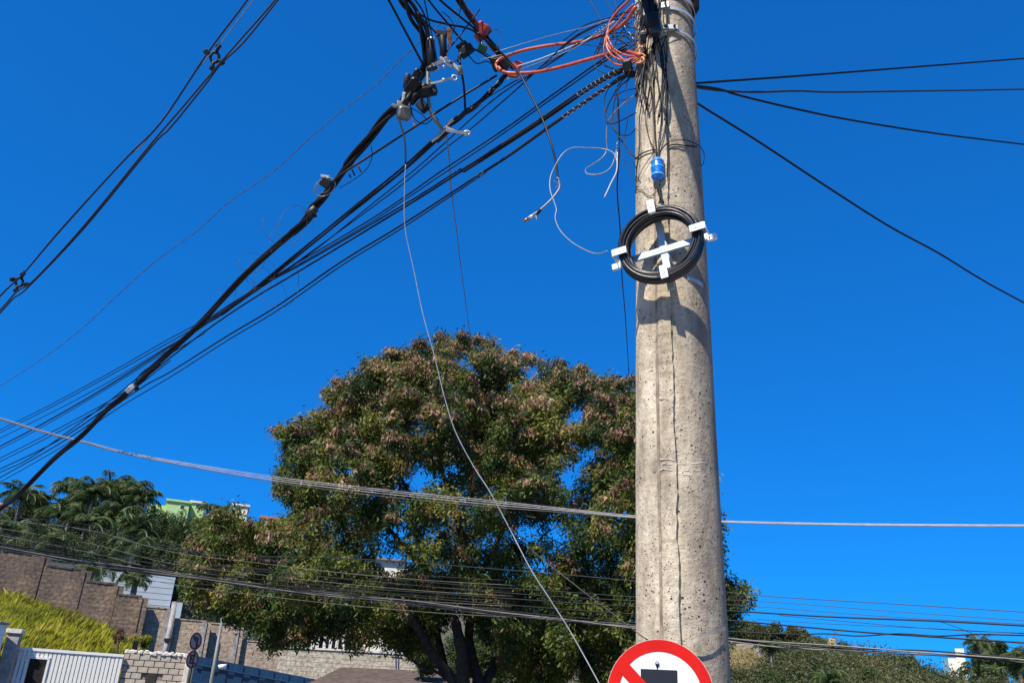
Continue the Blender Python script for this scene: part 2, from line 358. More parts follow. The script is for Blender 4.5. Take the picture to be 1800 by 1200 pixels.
# ------------------------------------------------------------------ foliage helpers
def leaf_proto(n, size, lw, ll, droop, rng):
    """n small leaflets in a ball of given size; returns (n,4,3)"""
    c = rng.normal(0, size*.5, (n, 3)); q = np.zeros((n, 4, 3))
    for i in range(n):
        ax = rng.normal(0, 1, 3); ax[2] = ax[2]*(1-droop)-droop*1.6; ax /= np.linalg.norm(ax)
        s = np.cross(ax, rng.normal(0, 1, 3)); s /= np.linalg.norm(s)
        l = ll*rng.uniform(.7, 1.3); wd = lw*rng.uniform(.7, 1.3)
        q[i, 0] = c[i]-s*wd*.35; q[i, 1] = c[i]+ax*l*.5-s*wd*.6; q[i, 2] = c[i]+ax*l; q[i, 3] = c[i]+ax*l*.5+s*wd*.6
    return q
def scatter_leaves(name, centers, protos, mat_, parent, tone, scale=(.7, 1.3), loc=None):
    centers = np.asarray(centers); n = len(centers); rng = RNG
    loc = np.zeros(3) if loc is None else np.array(loc)
    V = []; T = []
    idx = rng.integers(0, len(protos), n)
    for k, pr in enumerate(protos):
        c = centers[idx == k]; t = tone[idx == k]
        if len(c) == 0: continue
        a = rng.uniform(0, 2*np.pi, len(c)); s = rng.uniform(*scale, len(c))
        ca, sa = np.cos(a)*s, np.sin(a)*s
        q = pr[None]; x = q[..., 0]*ca[:, None, None]-q[..., 1]*sa[:, None, None]; y = q[..., 0]*sa[:, None, None]+q[..., 1]*ca[:, None, None]; z = q[..., 2]*s[:, None, None]
        v = np.stack([x, y, z], -1)+c[:, None, None, :]-loc
        V.append(v.reshape(-1, 3)); T.append(np.repeat(t, pr.shape[0]*4) + np.repeat(rng.normal(0, .07, len(t)*pr.shape[0]), 4))
    V = np.concatenate(V).astype(np.float32); T = np.clip(np.concatenate(T), 0, 1).astype(np.float32)
    nf = len(V)//4
    me = bpy.data.meshes.new(name); me.vertices.add(len(V)); me.vertices.foreach_set('co', V.ravel())
    me.loops.add(len(V)); me.loops.foreach_set('vertex_index', np.arange(len(V), dtype=np.int32))
    me.polygons.add(nf); me.polygons.foreach_set('loop_start', np.arange(0, nf*4, 4, dtype=np.int32))
    me.materials.append(mat_); me.update(calc_edges=True)
    at = me.attributes.new('tone', 'FLOAT', 'POINT'); at.data.foreach_set('value', T)
    o = link(name, me, parent, Vector(loc)); return o
def inside(poly, x, y):
    c = False; j = len(poly)-1
    for i in range(len(poly)):
        (xi, yi), (xj, yj) = poly[i], poly[j]
        if (yi > y) != (yj > y) and x < (xj-xi)*(y-yi)/(yj-yi)+xi: c = not c
        j = i
    return c
def edge_dist(poly, x, y):
    best = 1e9
    for (x0, y0), (x1, y1) in zip(poly, poly[1:]+poly[:1]):
        dx, dy = x1-x0, y1-y0; t = max(0, min(1, ((x-x0)*dx+(y-y0)*dy)/(dx*dx+dy*dy+1e-9)))
        best = min(best, math.hypot(x-x0-t*dx, y-y0-t*dy))
    return best

# ------------------------------------------------------------------ the big tree
TD = 18.0
OUT = [(470, 775), (490, 752), (540, 742), (572, 705), (590, 672), (640, 660), (655, 628), (700, 618), (760, 600), (800, 597), (860, 603), (885, 620), (940, 640), (1000, 652), (1060, 662), (1110, 672),
       (1175, 705), (1225, 790), (1262, 880), (1276, 990), (1318, 1035), (1322, 1060), (1296, 1080), (1280, 1130), (1250, 1230), (1090, 1235), (1000, 1195), (900, 1190), (870, 1140), (850, 1110), (800, 1075), (750, 1140), (705, 1152), (660, 1138), (610, 1142), (560, 1120),
       (520, 1128), (480, 1165), (455, 1110), (410, 1100), (385, 1080), (345, 1075), (315, 1020), (330, 950), (362, 895), (420, 888), (455, 915), (500, 905), (520, 888), (478, 872), (472, 830), (494, 805)]
HOLES = [(812, 637, 12, 10), (940, 660, 14, 9), (1017, 732, 15, 11), (741, 843, 42, 17), (1002, 832, 18, 24), (1032, 798, 12, 18), (690, 935, 24, 12), (930, 930, 18, 12), (603, 824, 20, 9), (985, 940, 20, 12), (860, 950, 12, 9),
         (950, 990, 14, 10), (690, 985, 26, 12), (735, 745, 9, 8), (1090, 905, 14, 10), (645, 880, 12, 8), (800, 820, 10, 12), (760, 935, 16, 9)]
rng = np.random.default_rng(5)
lobes = []; tries = 0
while len(lobes) < 1050 and tries < 90000:
    tries += 1
    x, y = rng.uniform(300, 1340), rng.uniform(590, 1240)
    if not inside(OUT, x, y): continue
    r = rng.uniform(12, 28); e = edge_dist(OUT, x, y)
    if e < r*.55: continue
    if any(((x-hx)/(rx+r*.5))**2+((y-hy)/(ry+r*.5))**2 < 1 for hx, hy, rx, ry in HOLES): continue
    if any((x-l[0])**2+(y-l[1])**2 < 14**2 for l in lobes): continue
    dd = TD + rng.uniform(-1, 1)*min(3.2, .8+e*.03)
    lobes.append((x, y, r, dd, e))
TOPL = [p for p in OUT[:19]]
for i in range(len(TOPL)-1):
    (xa, ya), (xb, yb) = TOPL[i], TOPL[i+1]
    for k in range(max(1, int(math.hypot(xb-xa, yb-ya)/17))):
        f = rng.uniform(); q = rng.uniform(-10, 9); r = rng.uniform(8, 14)
        lobes.append((xa+(xb-xa)*f+(q*.3 if xa > 800 else -q*.3), ya+(yb-ya)*f-q, r, TD+rng.uniform(-1.5, 1.5), 5))
prot = [leaf_proto(11, .13, .026, .085, .5, rng) for _ in range(6)]
pprot = [leaf_proto(9, .05, .022, .10, .85, rng) for _ in range(4)]
tree = thing('broad_tree', 'big spreading tree hung with brown seed pods, its crown filling the middle behind the pole', 'tree', P(826, 1240, TD)*1.0)
tree.location.z = 0; TB = Vector(tree.location)
lc, lt, pc, pt = [], [], [], []
for (x, y, r, dd, e) in lobes:
    c = P(x, y, dd); rr = r*pxm(x, y, dd)
    n = int((88 if not (850 < y < 1010 and x > 560) else 58)*(r/30)**2)
    v = rng.normal(0, 1, (n, 3)); v /= np.linalg.norm(v, axis=1)[:, None]; v *= (rng.uniform(0, 1, n)**.45)[:, None]*rr*np.array([1.0, 1.0, .95])
    lc.append(v+np.array(c)); lt.append(np.clip(rng.normal(.44, .17)+rng.normal(0, .08, n), 0, 1))
    # pods hang mostly in the upper and outer crown
    top = max(0, 1-(y-640)/380); dry = .24+.72*top+(.35 if (x < 560 and y > 900) else 0)+(.2 if 640 < x < 740 and 1000 < y < 1080 else 0)
    if rng.uniform() < dry:
        m_ = int(rng.integers(14, 46)*(max(r, 14)/30)**2*(1.2 if y > 800 else 2.3))
        v = rng.normal(0, 1, (m_, 3)); v /= np.linalg.norm(v, axis=1)[:, None]; v[:, 2] = np.abs(v[:, 2])*.9 + rng.uniform(-.4, 0, m_); v *= rr*rng.uniform(.7, 1.15, m_)[:, None]
        pc.append(v+np.array(c)); pt.append(np.clip(rng.normal(.45, .2)+rng.normal(0, .15, m_), 0, 1))
crown = scatter_leaves('crown', np.concatenate(lc), prot, LEAF, tree, np.concatenate(lt), loc=TB); crown['kind'] = 'stuff'
pods = scatter_leaves('seed_pods', np.concatenate(pc), pprot, POD, tree, np.concatenate(pt), loc=TB); pods['kind'] = 'stuff'; pods['label'] = 'brown and pinkish dry seed pods'
mb = MB()
def limb(pts, r0, r1, sides=9):
    w_ = smooth_pts([P(*p) for p in pts], 5); k = len(w_)
    mb.tube(w_, [(r0+(r1-r0)*i/(k-1))*(1+.08*math.sin(i*1.7)) for i in range(k)], sides)
base = Vector((TB.x, TB.y, -.1)); fork = P(826, 1225, TD)
mb.tube(smooth_pts([base, base.lerp(fork, .5)+Vector((.05, 0, 0)), fork], 4), [.34, .31, .29, .28, .27, .26, .25, .25, .24], 12)
mb.build('trunk', BARK, tree, True)
for nm, pts, r0, r1 in [('limb', [(822, 1235, 18), (814, 1200, 17.9), (812, 1150, 17.7), (802, 1100, 17.6), (797, 1084, 17.6)], .15, .085),
                        ('limb', [(828, 1235, 18), (840, 1200, 18.1), (831, 1162, 18.2), (824, 1110, 18.3), (833, 1040, 18.4), (815, 960, 18.4), (800, 900, 18.5), (770, 800, 18.4), (762, 700, 18.2)], .13, .03),
                        ('limb', [(820, 1235, 18), (799, 1200, 18), (773, 1165, 17.8), (752, 1138, 17.5), (738, 1110, 17.2), (700, 1060, 17), (640, 1020, 17), (560, 1000, 17), (460, 985, 17.7), (390, 985, 18)], .13, .03),
                        ('limb', [(832, 1235, 18), (851, 1200, 18.2), (868, 1172, 18.4), (880, 1130, 18.8), (930, 1060, 19), (1000, 990, 19), (1090, 900, 19), (1160, 820, 18.8)], .12, .03),
                        ('limb', [(802, 1208, 18), (785, 1180, 18.3), (770, 1120, 18.6), (760, 1040, 18.9), (748, 1000, 18.8), (715, 965, 18.5), (680, 925, 18.3), (640, 890, 18.2), (600, 840, 18)], .09, .03),
                        ('limb', [(833, 1040, 18.4), (870, 960, 18), (910, 860, 17.6), (950, 780, 17.6), (970, 720, 17.8)], .07, .02),
                        ('limb', [(748, 1000, 18.8), (735, 950, 18.4), (722, 880, 18), (700, 820, 17.8), (690, 740, 17.8)], .05, .02),
                        ('limb', [(930, 1060, 19), (1040, 1060, 18.4), (1150, 1080, 18), (1260, 1060, 18)], .07, .025)]:
    mb = MB(); limb(pts, r0, r1); mb.build(nm, BARK, tree, True)
mb = MB(); limb([(783, 1190, 17.9), (765, 1179, 17.6), (745, 1174, 17.4), (723, 1159, 17.2)], .035, .018); mb.build('limb', BARK, tree, True)
hubs = [(730, 1010, 18), (830, 960, 18.4), (1000, 990, 19), (560, 1000, 17.3), (420, 985, 17.9), (770, 800, 18.4), (950, 780, 17.6), (1090, 900, 19), (1200, 1000, 18), (680, 925, 18.3), (600, 840, 18), (690, 740, 17.8), (970, 720, 17.8), (762, 700, 18.2), (1160, 820, 18.8), (1150, 1080, 18), (910, 860, 17.6), (640, 890, 18.2)]
mb = MB(); nodes = [(P(*h), 0) for h in hubs]; NP = np.array([tuple(q[0]) for q in nodes])
L3 = [P(x, y, dd) for (x, y, r, dd, e) in lobes]
dh = [min((c-q[0]).length for q in nodes) for c in L3]
for i in sorted(range(len(L3)), key=lambda q: dh[q]):       # each clump grows from the nearest wood already there
    b_ = L3[i]; k = int(np.argmin(((NP-np.array(b_))**2).sum(1))); a, gen = nodes[k]
    r0_ = max(.006, .024-.004*gen); mid = a.lerp(b_, .5)+Vector((random.uniform(-.06, .06), random.uniform(-.06, .06), random.uniform(-.04, .08)))
    mb.tube([a, mid, b_], [r0_, r0_*.85, r0_*.7], 4, cap=False); nodes.append((b_, gen+1)); NP = np.vstack([NP, np.array(b_)[None]])
o = mb.build('branches', BARK, tree, True); o['kind'] = 'stuff'

# ------------------------------------------------------------------ smaller trees
def leafy_tree(name, label, cat, x, ytop, d, wpx, hpx, mat_, group=None, n=16, dens=1.0, tone=.45, size=1.0, seed=0):
    rg = np.random.default_rng(seed+int(x)+int(ytop)*7)
    c = P(x, ytop+hpx*.5, d); s = pxm(x, ytop, d); rx, rz = wpx*.5*s, hpx*.5*s
    z0 = terrain(c.x, c.y)
    t = thing(name, label, cat, (c.x, c.y, z0-.2), group)
    cs, ts = [], []
    mbt = MB()
    for k in range(n):
        u = rg.normal(0, 1, 3); u /= np.linalg.norm(u); u *= rg.uniform(.35, .78)
        lc_ = np.array(c)+u*np.array([rx, rx, rz]); lr = min(rx, rz)*rg.uniform(.32, .52)
        m_ = int(110*dens); v = rg.normal(0, 1, (m_, 3)); v /= np.linalg.norm(v, axis=1)[:, None]; v *= (rg.uniform(0, 1, m_)**.4)[:, None]*lr
        cs.append(v+lc_); ts.append(np.clip(rg.normal(tone, .13)+rg.normal(0, .08, m_), 0, 1))
        mbt.tube([c, Vector(lc_)], [.05*size, .02*size], 4, cap=False)
    L_ = .19*size*max(1, d/60); pr = [leaf_proto(9, .45*L_*1.6, .16*L_*1.6, .4*L_*1.6, .35, rg) for _ in range(4)]
    o = scatter_leaves('crown', np.concatenate(cs), pr, mat_, t, np.concatenate(ts), loc=t.location); o['kind'] = 'stuff'
    mbt.tube([Vector((c.x, c.y, z0-.2)), Vector((c.x+.1, c.y, (z0+c.z)/2)), c], [.2*size, .15*size, .08*size], 8)
    mbt.build('trunk', BARK, t, True)
    return t
def frond_mesh(rg, length, name='frond'):
    m_ = MB(); n = 18
    el0 = R(rg.uniform(50, 84)); bend = rg.uniform(1.7, 2.9)
    pts = []; p = Vector((0, 0, 0)); a = el0
    for i in range(n+1):
        pts.append(p.copy()); p = p+Vector((math.cos(a), 0, math.sin(a)))*(length/n); a -= bend/n*(.5+i/n)
    m_.tube(pts, [.035*(1-i/(n+1)) + .008 for i in range(n+1)], 4, cap=False)
    for i in range(2, n+1):
        for sgn in (-1, 1):
            for h in (0, .5):
                q = pts[i-1].lerp(pts[i], h); ll = length*.26*math.sin(math.pi*min(1, .12+.86*i/n))**.6*rg.uniform(.8, 1.1)
                tdir = (pts[i]-pts[i-1]).normalized()
                side = (Vector((0, sgn, 0))*.8+tdir*.45+Vector((0, 0, rg.uniform(-.7, .1)))).normalized()
                e1 = q+side*ll*.5; e2 = q+side*ll+Vector((0, 0, -.3*ll)); wv = tdir*length*.011
                m_.add([q-wv*.4, q+wv*.4, e1+wv, e2, e1-wv], [(0, 1, 2, 3, 4)])
    me = bpy.data.meshes.new(name); me.from_pydata(m_.v, [], m_.f); me.materials.append(PALML)
    at = me.attributes.new('tone', 'FLOAT', 'POINT'); t0 = rg.uniform(.2, .7); at.data.foreach_set('value', [t0]*len(m_.v))
    return me
rgp = np.random.default_rng(3)
FROND = [frond_mesh(rgp, 1.0) for _ in range(5)]
def palm(label, x, y, d, flen, nf=13, group=None, seed=0, trunk_r=.16, name='palm_tree', cat='palm'):
    rg = np.random.default_rng(seed+int(x*3+y)); c = P(x, y, d); z0 = terrain(c.x, c.y)-.3
    if c.z-z0 < 1.0: c.z = z0+1.2
    t = thing(name, label, cat, (c.x, c.y, z0), group)
    m_ = MB(); w_ = smooth_pts([Vector((c.x+rg.uniform(-.3, .3), c.y, z0)), Vector((c.x, c.y, (z0+c.z)/2)), c], 5)
    m_.tube(w_, [trunk_r*(1.25-.5*i/(len(w_)-1)) for i in range(len(w_))], 8); m_.build('trunk', PBARK, t, True)
    for k in range(nf):
        f = link('frond', FROND[int(rg.integers(0, 5))], t, c)
        f.rotation_euler = (rg.uniform(-.15, .15), rg.uniform(-.35, .75), 2*math.pi*(k+rg.uniform(-.3, .3))/nf); f.scale = (flen*rg.uniform(.8, 1.15),)*3
    return t
PG = 'palms on the left hillside'
for i, (x, y, d, fl, lb) in enumerate([
        (38, 868, 62, 2.5, 'small dark palm at far left whose crown the thick black cable crosses'),
        (70, 878, 66, 2.3, 'low palm just right of the thick black cable on the left hillside'),
        (132, 862, 64, 2.9, 'tall palm with upright fronds at the left end of the hilltop clump'),
        (163, 868, 60, 3.0, 'drooping palm in the middle of the hilltop clump'),
        (192, 856, 66, 3.1, 'highest palm of the hilltop clump'),
        (222, 862, 62, 3.0, 'arching palm near the right end of the hilltop clump'),
        (246, 872, 60, 2.6, 'palm with bright yellowish fronds at the right end of the hilltop clump'),
        (150, 915, 55, 2.9, 'yellowing shaggy palm below the middle of the hilltop clump'),
        (105, 900, 60, 2.6, 'palm between the far left palms and the hilltop clump'),
        (205, 905, 56, 2.6, 'dark palm hanging below the highest palm'),
        (240, 925, 52, 2.4, 'round dense palm left of the lime green building'),
        (365, 886, 66, 1.3, 'small palm in front of the green house annex'),
        (392, 890, 64, 1.25, 'thin palm right of the green house annex'),
        (62, 940, 50, 2.3, 'pale palm above the first step of the brick wall'),
        (95, 955, 48, 2.0, 'small yellow palm standing behind the brick wall'),
        (233, 960, 46, 2.0, 'slim palm above the grey cladding'),
        (20, 925, 54, 2.3, 'pale leaved palm at the left picture edge')]):
    palm(lb, x, y+9, d, fl*.72, 22, PG, seed=i, trunk_r=.11)
palm('dark shaggy palm standing before the grey cladded building', 238, 1024, 41, 1.0, 30, PG, seed=40)
palm('small palm leaning over the second wall step', 170, 1005, 41, 1.5, 12, PG, seed=44)
HG = 'trees on the left hillside'
for i, (x, yt, d, wp, hp, tn, lb) in enumerate([
        (30, 925, 58, 120, 90, .4, 'dark leafy tree at the left edge below the small palms'),
        (100, 915, 57, 110, 80, .35, 'dark green tree under the left part of the palm clump'),
        (175, 930, 54, 120, 80, .3, 'very dark tree below the middle of the palm clump'),
        (235, 935, 52, 100, 80, .35, 'dark tree under the right end of the palm clump'),
        (275, 893, 60, 90, 90, .55, 'olive green tree below the lime green building'),
        (330, 888, 58, 100, 90, .6, 'light olive tree in front of the lime green building'),
        (305, 945, 50, 90, 70, .45, 'mid green tree above the grey cladded building'),
        (385, 900, 62, 90, 70, .5, 'rounded tree below the thin palms'),
        (445, 915, 70, 80, 60, .45, 'tree beside the brown roof on the ridge'),
        (150, 872, 70, 110, 70, .4, 'broad tree crown behind the left hilltop palms'), (215, 874, 70, 100, 70, .45, 'broad tree crown behind the right hilltop palms'), (50, 885, 70, 110, 60, .35, 'dark tree crown behind the far left palms')]):
    leafy_tree('hillside_tree', lb, 'tree', x, yt, d, wp, hp, HLEAF, HG, n=18, dens=1.3, tone=tn, seed=i)
RG = 'trees on the right hillside'
for i, (x, yt, d, wp, hp, tn, mt_, lb) in enumerate([
        (1300, 1082, 95, 90, 55, .4, HLEAF, 'dark tree on the ridge right beside the pole'),
        (1345, 1090, 92, 80, 50, .5, SLEAF, 'brownish tree on the ridge below the second cable pair'),
        (1392, 1100, 92, 80, 45, .5, SLEAF, 'low rounded tree halfway down the ridge crossed by a wavy cable'),
        (1430, 1112, 95, 70, 40, .45, HLEAF, 'green bushy tree near the ochre chimney shape on the ridge'),
        (1465, 1122, 95, 60, 36, .4, HLEAF, 'small green tree at the lower end of the ridge'),
        (1560, 1148, 88, 110, 44, .4, HLEAF, 'dark rounded trees right of the brownish scrub'),
        (1605, 1168, 88, 70, 40, .35, HLEAF, 'small dark tree in the dip before the pale building'),
        (1735, 1128, 70, 60, 60, .35, HLEAF, 'bluish green tree behind the pale building'),
        (1790, 1138, 70, 60, 60, .4, HLEAF, 'dark tree at the lower right picture corner'),
        (1742, 1165, 60, 70, 60, .35, HLEAF, 'dense dark tree right of the base of the pale building')]):
    leafy_tree('ridge_tree', lb, 'tree', x, yt, d, wp, hp, mt_, RG, n=14, dens=1.2, tone=tn, seed=60+i)
for i, (x, yt, d, wp, hp, tn, mt_, lb) in enumerate([
        (1310, 1172, 55, 60, 46, .7, SLEAF, 'pale olive bush just right of the pole foot'), (1352, 1180, 52, 56, 40, .3, HLEAF, 'dark green bush below the small spiky palm'), (1400, 1162, 58, 70, 44, .6, SLEAF, 'olive bush below the brown hut'),
        (1436, 1158, 62, 60, 40, .25, HLEAF, 'dark bush left of the brown thicket'), (1490, 1150, 64, 90, 46, .75, SLEAF, 'broad brownish thicket in the middle of the right slope'), (1540, 1172, 56, 70, 40, .45, HLEAF, 'green bush right of the yellow spiky plant'),
        (1590, 1182, 56, 70, 36, .2, HLEAF, 'dark bush at the bottom edge in the dip'), (1380, 1196, 46, 60, 40, .5, HLEAF, 'green bush at the bottom edge right of the pole'), (1500, 1196, 48, 70, 40, .65, SLEAF, 'dry looking bush at the bottom edge'), (1640, 1190, 60, 50, 30, .4, HLEAF, 'low bush before the pale beige building')]):
    leafy_tree('slope_bush', lb, 'bush', x, yt, d, wp, hp, mt_, 'bushes on the right slope', n=12, dens=1.0, tone=tn, size=.8, seed=120+i)
for i, (x, yt, d, wp, hp, tn, lb) in enumerate([
        (742, 1108, 27, 70, 80, .3, 'dark bush behind the left fork of the big tree'), (880, 1098, 28, 110, 110, .35, 'dense bush right of the big tree trunk'), (960, 1110, 27, 110, 110, .45, 'green bush midway between the big trunk and the pole'),
        (1040, 1095, 28, 110, 120, .3, 'dark bush just left of the prohibition sign'), (1100, 1085, 29, 90, 120, .4, 'bush hidden half behind the pole foot'), (815, 1110, 29, 90, 100, .25, 'very dark bush straight behind the big tree trunk')]):
    leafy_tree('undergrowth_bush', lb, 'bush', x, yt, d, wp, hp, HLEAF, 'bushes behind the big trunk', n=16, dens=1.3, tone=tn, size=.55, seed=150+i)
leafy_tree('conifer', 'slim dark pointed conifer right of the pale building', 'tree', 1761, 1120, 66, 13, 50, HLEAF, None, n=14, dens=.8, tone=.15, seed=99)
for i, (x, y, d, fl, lb) in enumerate([(1722, 1136, 62, 1.3, 'feathery palm top behind the pale building'), (1756, 1172, 56, 1.6, 'drooping palm beside the pale building'), (1722, 1188, 54, 1.4, 'low palm near the foot of the pale building'), (1792, 1178, 55, 1.6, 'palm in the lower right picture corner')]):
    palm(lb, x, y, d, fl, 16, 'palms by the pale building', seed=70+i)
for i, (x, y, d, fl, lb) in enumerate([(1355, 1148, 62, 1.5, 'small spiky palm in front of the brown hut'), (1455, 1200, 45, 1.3, 'bright yellow green spiky plant at the bottom edge'), (1425, 1132, 80, 1.4, 'dark spiky palm on the ridge')]):
    palm(lb, x, y, d, fl, 14, 'spiky plants on the right slope', seed=80+i, trunk_r=.08)
# scrub cover of the slopes, nobody could count it
def scrub(name, poly, d0, d1, n, mat_, size, tone, ridge=None):
    rg = np.random.default_rng(len(poly)*13+n); cs = []; ts = []
    while len(cs) < n:
        x = rg.uniform(min(p[0] for p in poly), max(p[0] for p in poly)); y = rg.uniform(min(p[1] for p in poly), max(p[1] for p in poly))
        if not inside(poly, x, y): continue
        y0, y1 = min(p[1] for p in poly), max(p[1] for p in poly)
        d = d1+(d0-d1)*(y-y0)/(y1-y0) + rg.normal(0, 1.5)
        c = np.array(P(x, y, d)); m_ = 26; v = rg.normal(0, .5*size, (m_, 3)); v[:, 2] *= .7
        cs.append(v+c); ts.append(np.clip(rg.normal(tone, .2)+rg.normal(0, .08, m_), 0, 1))
    pr = [leaf_proto(11, .3*size, .055*size, .15*size, .2, rg) for _ in range(4)]
    o = scatter_leaves(name, np.concatenate(cs), pr, mat_, None, np.concatenate(ts)); o['kind'] = 'stuff'; return o
o = scrub('hillside_scrub', [(1285, 1165), (1340, 1160), (1430, 1140), (1500, 1146), (1560, 1162), (1640, 1195), (1700, 1215), (1800, 1225), (1800, 1260), (1285, 1260)], 42, 75, 620, SLEAF, 1.1, .5)
tag(o, 'olive brown scrub covering the slope right of the pole', 'scrub', None, 'stuff')
o = scrub('hillside_undergrowth', [(-60, 940), (60, 930), (250, 950), (360, 930), (480, 930), (520, 1100), (420, 1120), (330, 1040), (180, 1000), (-60, 965)], 44, 62, 330, HLEAF, .9, .35)
tag(o, 'dark green undergrowth between the palms on the left hillside', 'undergrowth', None, 'stuff')

# ------------------------------------------------------------------ walls, gate, buildings
def upright(x0, y0, d0, x1, y1, d1):
    """frame for a wall running between two top points: x along, z up; returns matrix, length"""
    a, b_ = P(x0, y0, d0), P(x1, y1, d1); v = b_-a; v.z = 0; L_ = v.length; xx = v.normalized(); z = Vector((0, 0, 1)); yy = z.cross(xx)
    M = Matrix((xx, yy, z)).transposed().to_4x4(); M.translation = a; return M, L_, a.z, b_.z
def obj_at(name, M, mbl, mat_, parent=None, smooth=False):
    """mesh given in the local frame M: keeps object coordinates aligned with the wall"""
    me = bpy.data.meshes.new(name); me.from_pydata(mbl.v, [], mbl.f)
    for mm in (mat_ if isinstance(mat_, (list, tuple)) else [mat_]): me.materials.append(mm)
    if any(mbl.mi): me.polygons.foreach_set('material_index', mbl.mi)
    if smooth: me.polygons.foreach_set('use_smooth', [True]*len(me.polygons))
    o = bpy.data.objects.new(name, me); COL.objects.link(o)
    if parent is not None:
        o.parent = parent; M = Matrix.Translation(-world_loc(parent)) @ M
    o.matrix_basis = M; return o
I4 = Matrix.Identity(4); T4 = Matrix.Translation
MOSSD = mat('black_moss', (.09, .075, .06), .95, var=.5, scale=5, bump=.6, dirt=((.2, .16, .12), 8, .6))
# stepped brick wall on the bank
wl = thing('stepped_brick_wall', 'mossy brown brick wall stepping down behind the yellow grass bank', 'wall', (P(150, 1000, 36).x, P(150, 1000, 36).y, 2))
segs = [(-90, -2, 968, 36.3), (2, 78, 977, 36.2), (79, 149, 1003, 36.15), (150, 206, 1029, 36.1), (207, 249, 1050, 36.0)]
for xa, xb, yt, d in segs:
    M, L_, za, zb = upright(xa, yt, d, xb, yt, d)
    top = max(za, zb); M.translation.z = 0
    m_ = MB(); h = top-1.0; m_.box(T4((L_/2+.1, 0, 1.0+h/2)), L_+.3, .22, h)
    obj_at('wall_section', M, m_, MOSSB, wl)
    m_ = MB()
    for q in range(9): m_.box(T4((L_*(q+.5)/9, random.uniform(-.01, .01), top+.035+random.uniform(-.012, .012))), L_/9+.02, .27, .09, bev=.012)
    obj_at('mossy_coping', M, m_, MOSSD, wl)
    m_ = MB(); m_.box(T4((L_-.04, -.02, 1.0+h/2)), .16, .25, h-.01); obj_at('pilaster', M, m_, MOSSB, wl)
wl2 = thing('brick_retaining_wall', 'sunlit tan brick retaining wall between the grey post and the blue fence', 'wall', (P(350, 1100, 37).x, P(350, 1100, 37).y, 1))
for xa, xb, yt, d, mt_ in [(251, 300, 1071, 36.4, TANB), (301, 362, 1093, 36.6, TANB), (363, 420, 1100, 37.0, TANB), (421, 520, 1133, 37.2, TANB)]:
    M, L_, za, zb = upright(xa, yt, d, xb, yt, d); top = max(za, zb); M.translation.z = 0; h = top-.2
    m_ = MB(); m_.box(T4((L_/2+.08, 0, .2+h/2)), L_+.25, .22, h); m_.box(T4((L_/2, 0, top+.03)), L_+.06, .27, .05); obj_at('wall_section', M, m_, mt_, wl2)
    m_ = MB(); m_.box(T4((L_-.04, -.02, .2+h/2)), .18, .25, h-.02); obj_at('pilaster', M, m_, PILC, wl2)
# long cream wall
M, L_, za, zb = upright(492, 1138, 33, 770, 1153, 33); M.translation.z = 0
cw = tag(None or thing('long_cream_wall', 'long cream block wall running behind the tree trunks', 'wall', M.translation), 'long cream block wall running behind the tree trunks', 'wall')
m_ = MB(); top = za
m_.add([(0, -.1, 0), (L_, -.1, 0), (L_, .1, 0), (0, .1, 0), (0, -.1, za), (L_, -.1, zb), (L_, .1, zb), (0, .1, za)], [(0, 1, 5, 4), (2, 3, 7, 6), (4, 5, 6, 7), (0, 4, 7, 3), (1, 2, 6, 5)])
obj_at('wall_face', M, m_, CREAMB, cw)
m_ = MB(); m_.add([(0, -.14, za), (L_, -.14, zb), (L_, .14, zb), (0, .14, za), (0, -.14, za+.06), (L_, -.14, zb+.06), (L_, .14, zb+.06), (0, .14, za+.06)], [(3, 2, 1, 0), (0, 1, 5, 4), (2, 3, 7, 6), (4, 5, 6, 7), (0, 4, 7, 3), (1, 2, 6, 5)])
obj_at('coping', M, m_, COPE, cw)
# block wall with individual blocks
M, L_, za, zb = upright(220, 1147, 29.6, 329, 1150, 29.6); M.translation.z = 0
bw = thing('block_wall', 'short wall of grey concrete blocks with a white lime coping right of the gate', 'wall', M.translation)
rows = 16; bh = (za)/rows; cols = 6; bl = L_/cols
m_ = MB(); m_.box(T4((L_/2, .02, za/2)), L_-.01, .13, za-.01); obj_at('mortar_bed', M, m_, MORT, bw)
m_ = MB(); m_.box(I4, bl-.022, .16, bh-.02, bev=.006); bme = bpy.data.meshes.new('block'); bme.from_pydata(m_.v, [], m_.f); bme.materials.append(BLOCK)
m_ = MB(); m_.box(I4, bl/2-.022, .16, bh-.02, bev=.006); bme2 = bpy.data.meshes.new('half_block'); bme2.from_pydata(m_.v, [], m_.f); bme2.materials.append(BLOCK)
Mw = T4(-world_loc(bw)) @ M
hx0 = L_*(265-220)/109; hx1 = L_*(280-220)/109; zh = P(270, 1184, 29.6).z
for r_ in range(rows):
    z = (r_+.5)*bh
    pos = [(k+.5)*bl for k in range(cols)] if r_ % 2 == 0 else [bl/4]+[(k+1)*bl for k in range(cols-1)]+[L_-bl/4]
    for k, xx in enumerate(pos):
        if hx0-.1 < xx < hx1+.1 and zh-.55 < z < zh: continue
        half = r_ % 2 == 1 and k in (0, len(pos)-1)
        o = bpy.data.objects.new('block', bme2 if half else bme); COL.objects.link(o); o.parent = bw
        o.matrix_basis = Mw @ T4((xx, -.015+random.uniform(-.008, .008), z)) @ Matrix.Rotation(random.uniform(-.01, .01), 4, 'Y')
m_ = MB(); m_.box(T4(((hx0+hx1)/2, -.05, zh-.3)), hx1-hx0+.05, .06, .6); obj_at('dark_recess', M, m_, DARKV, bw)
m_ = MB()
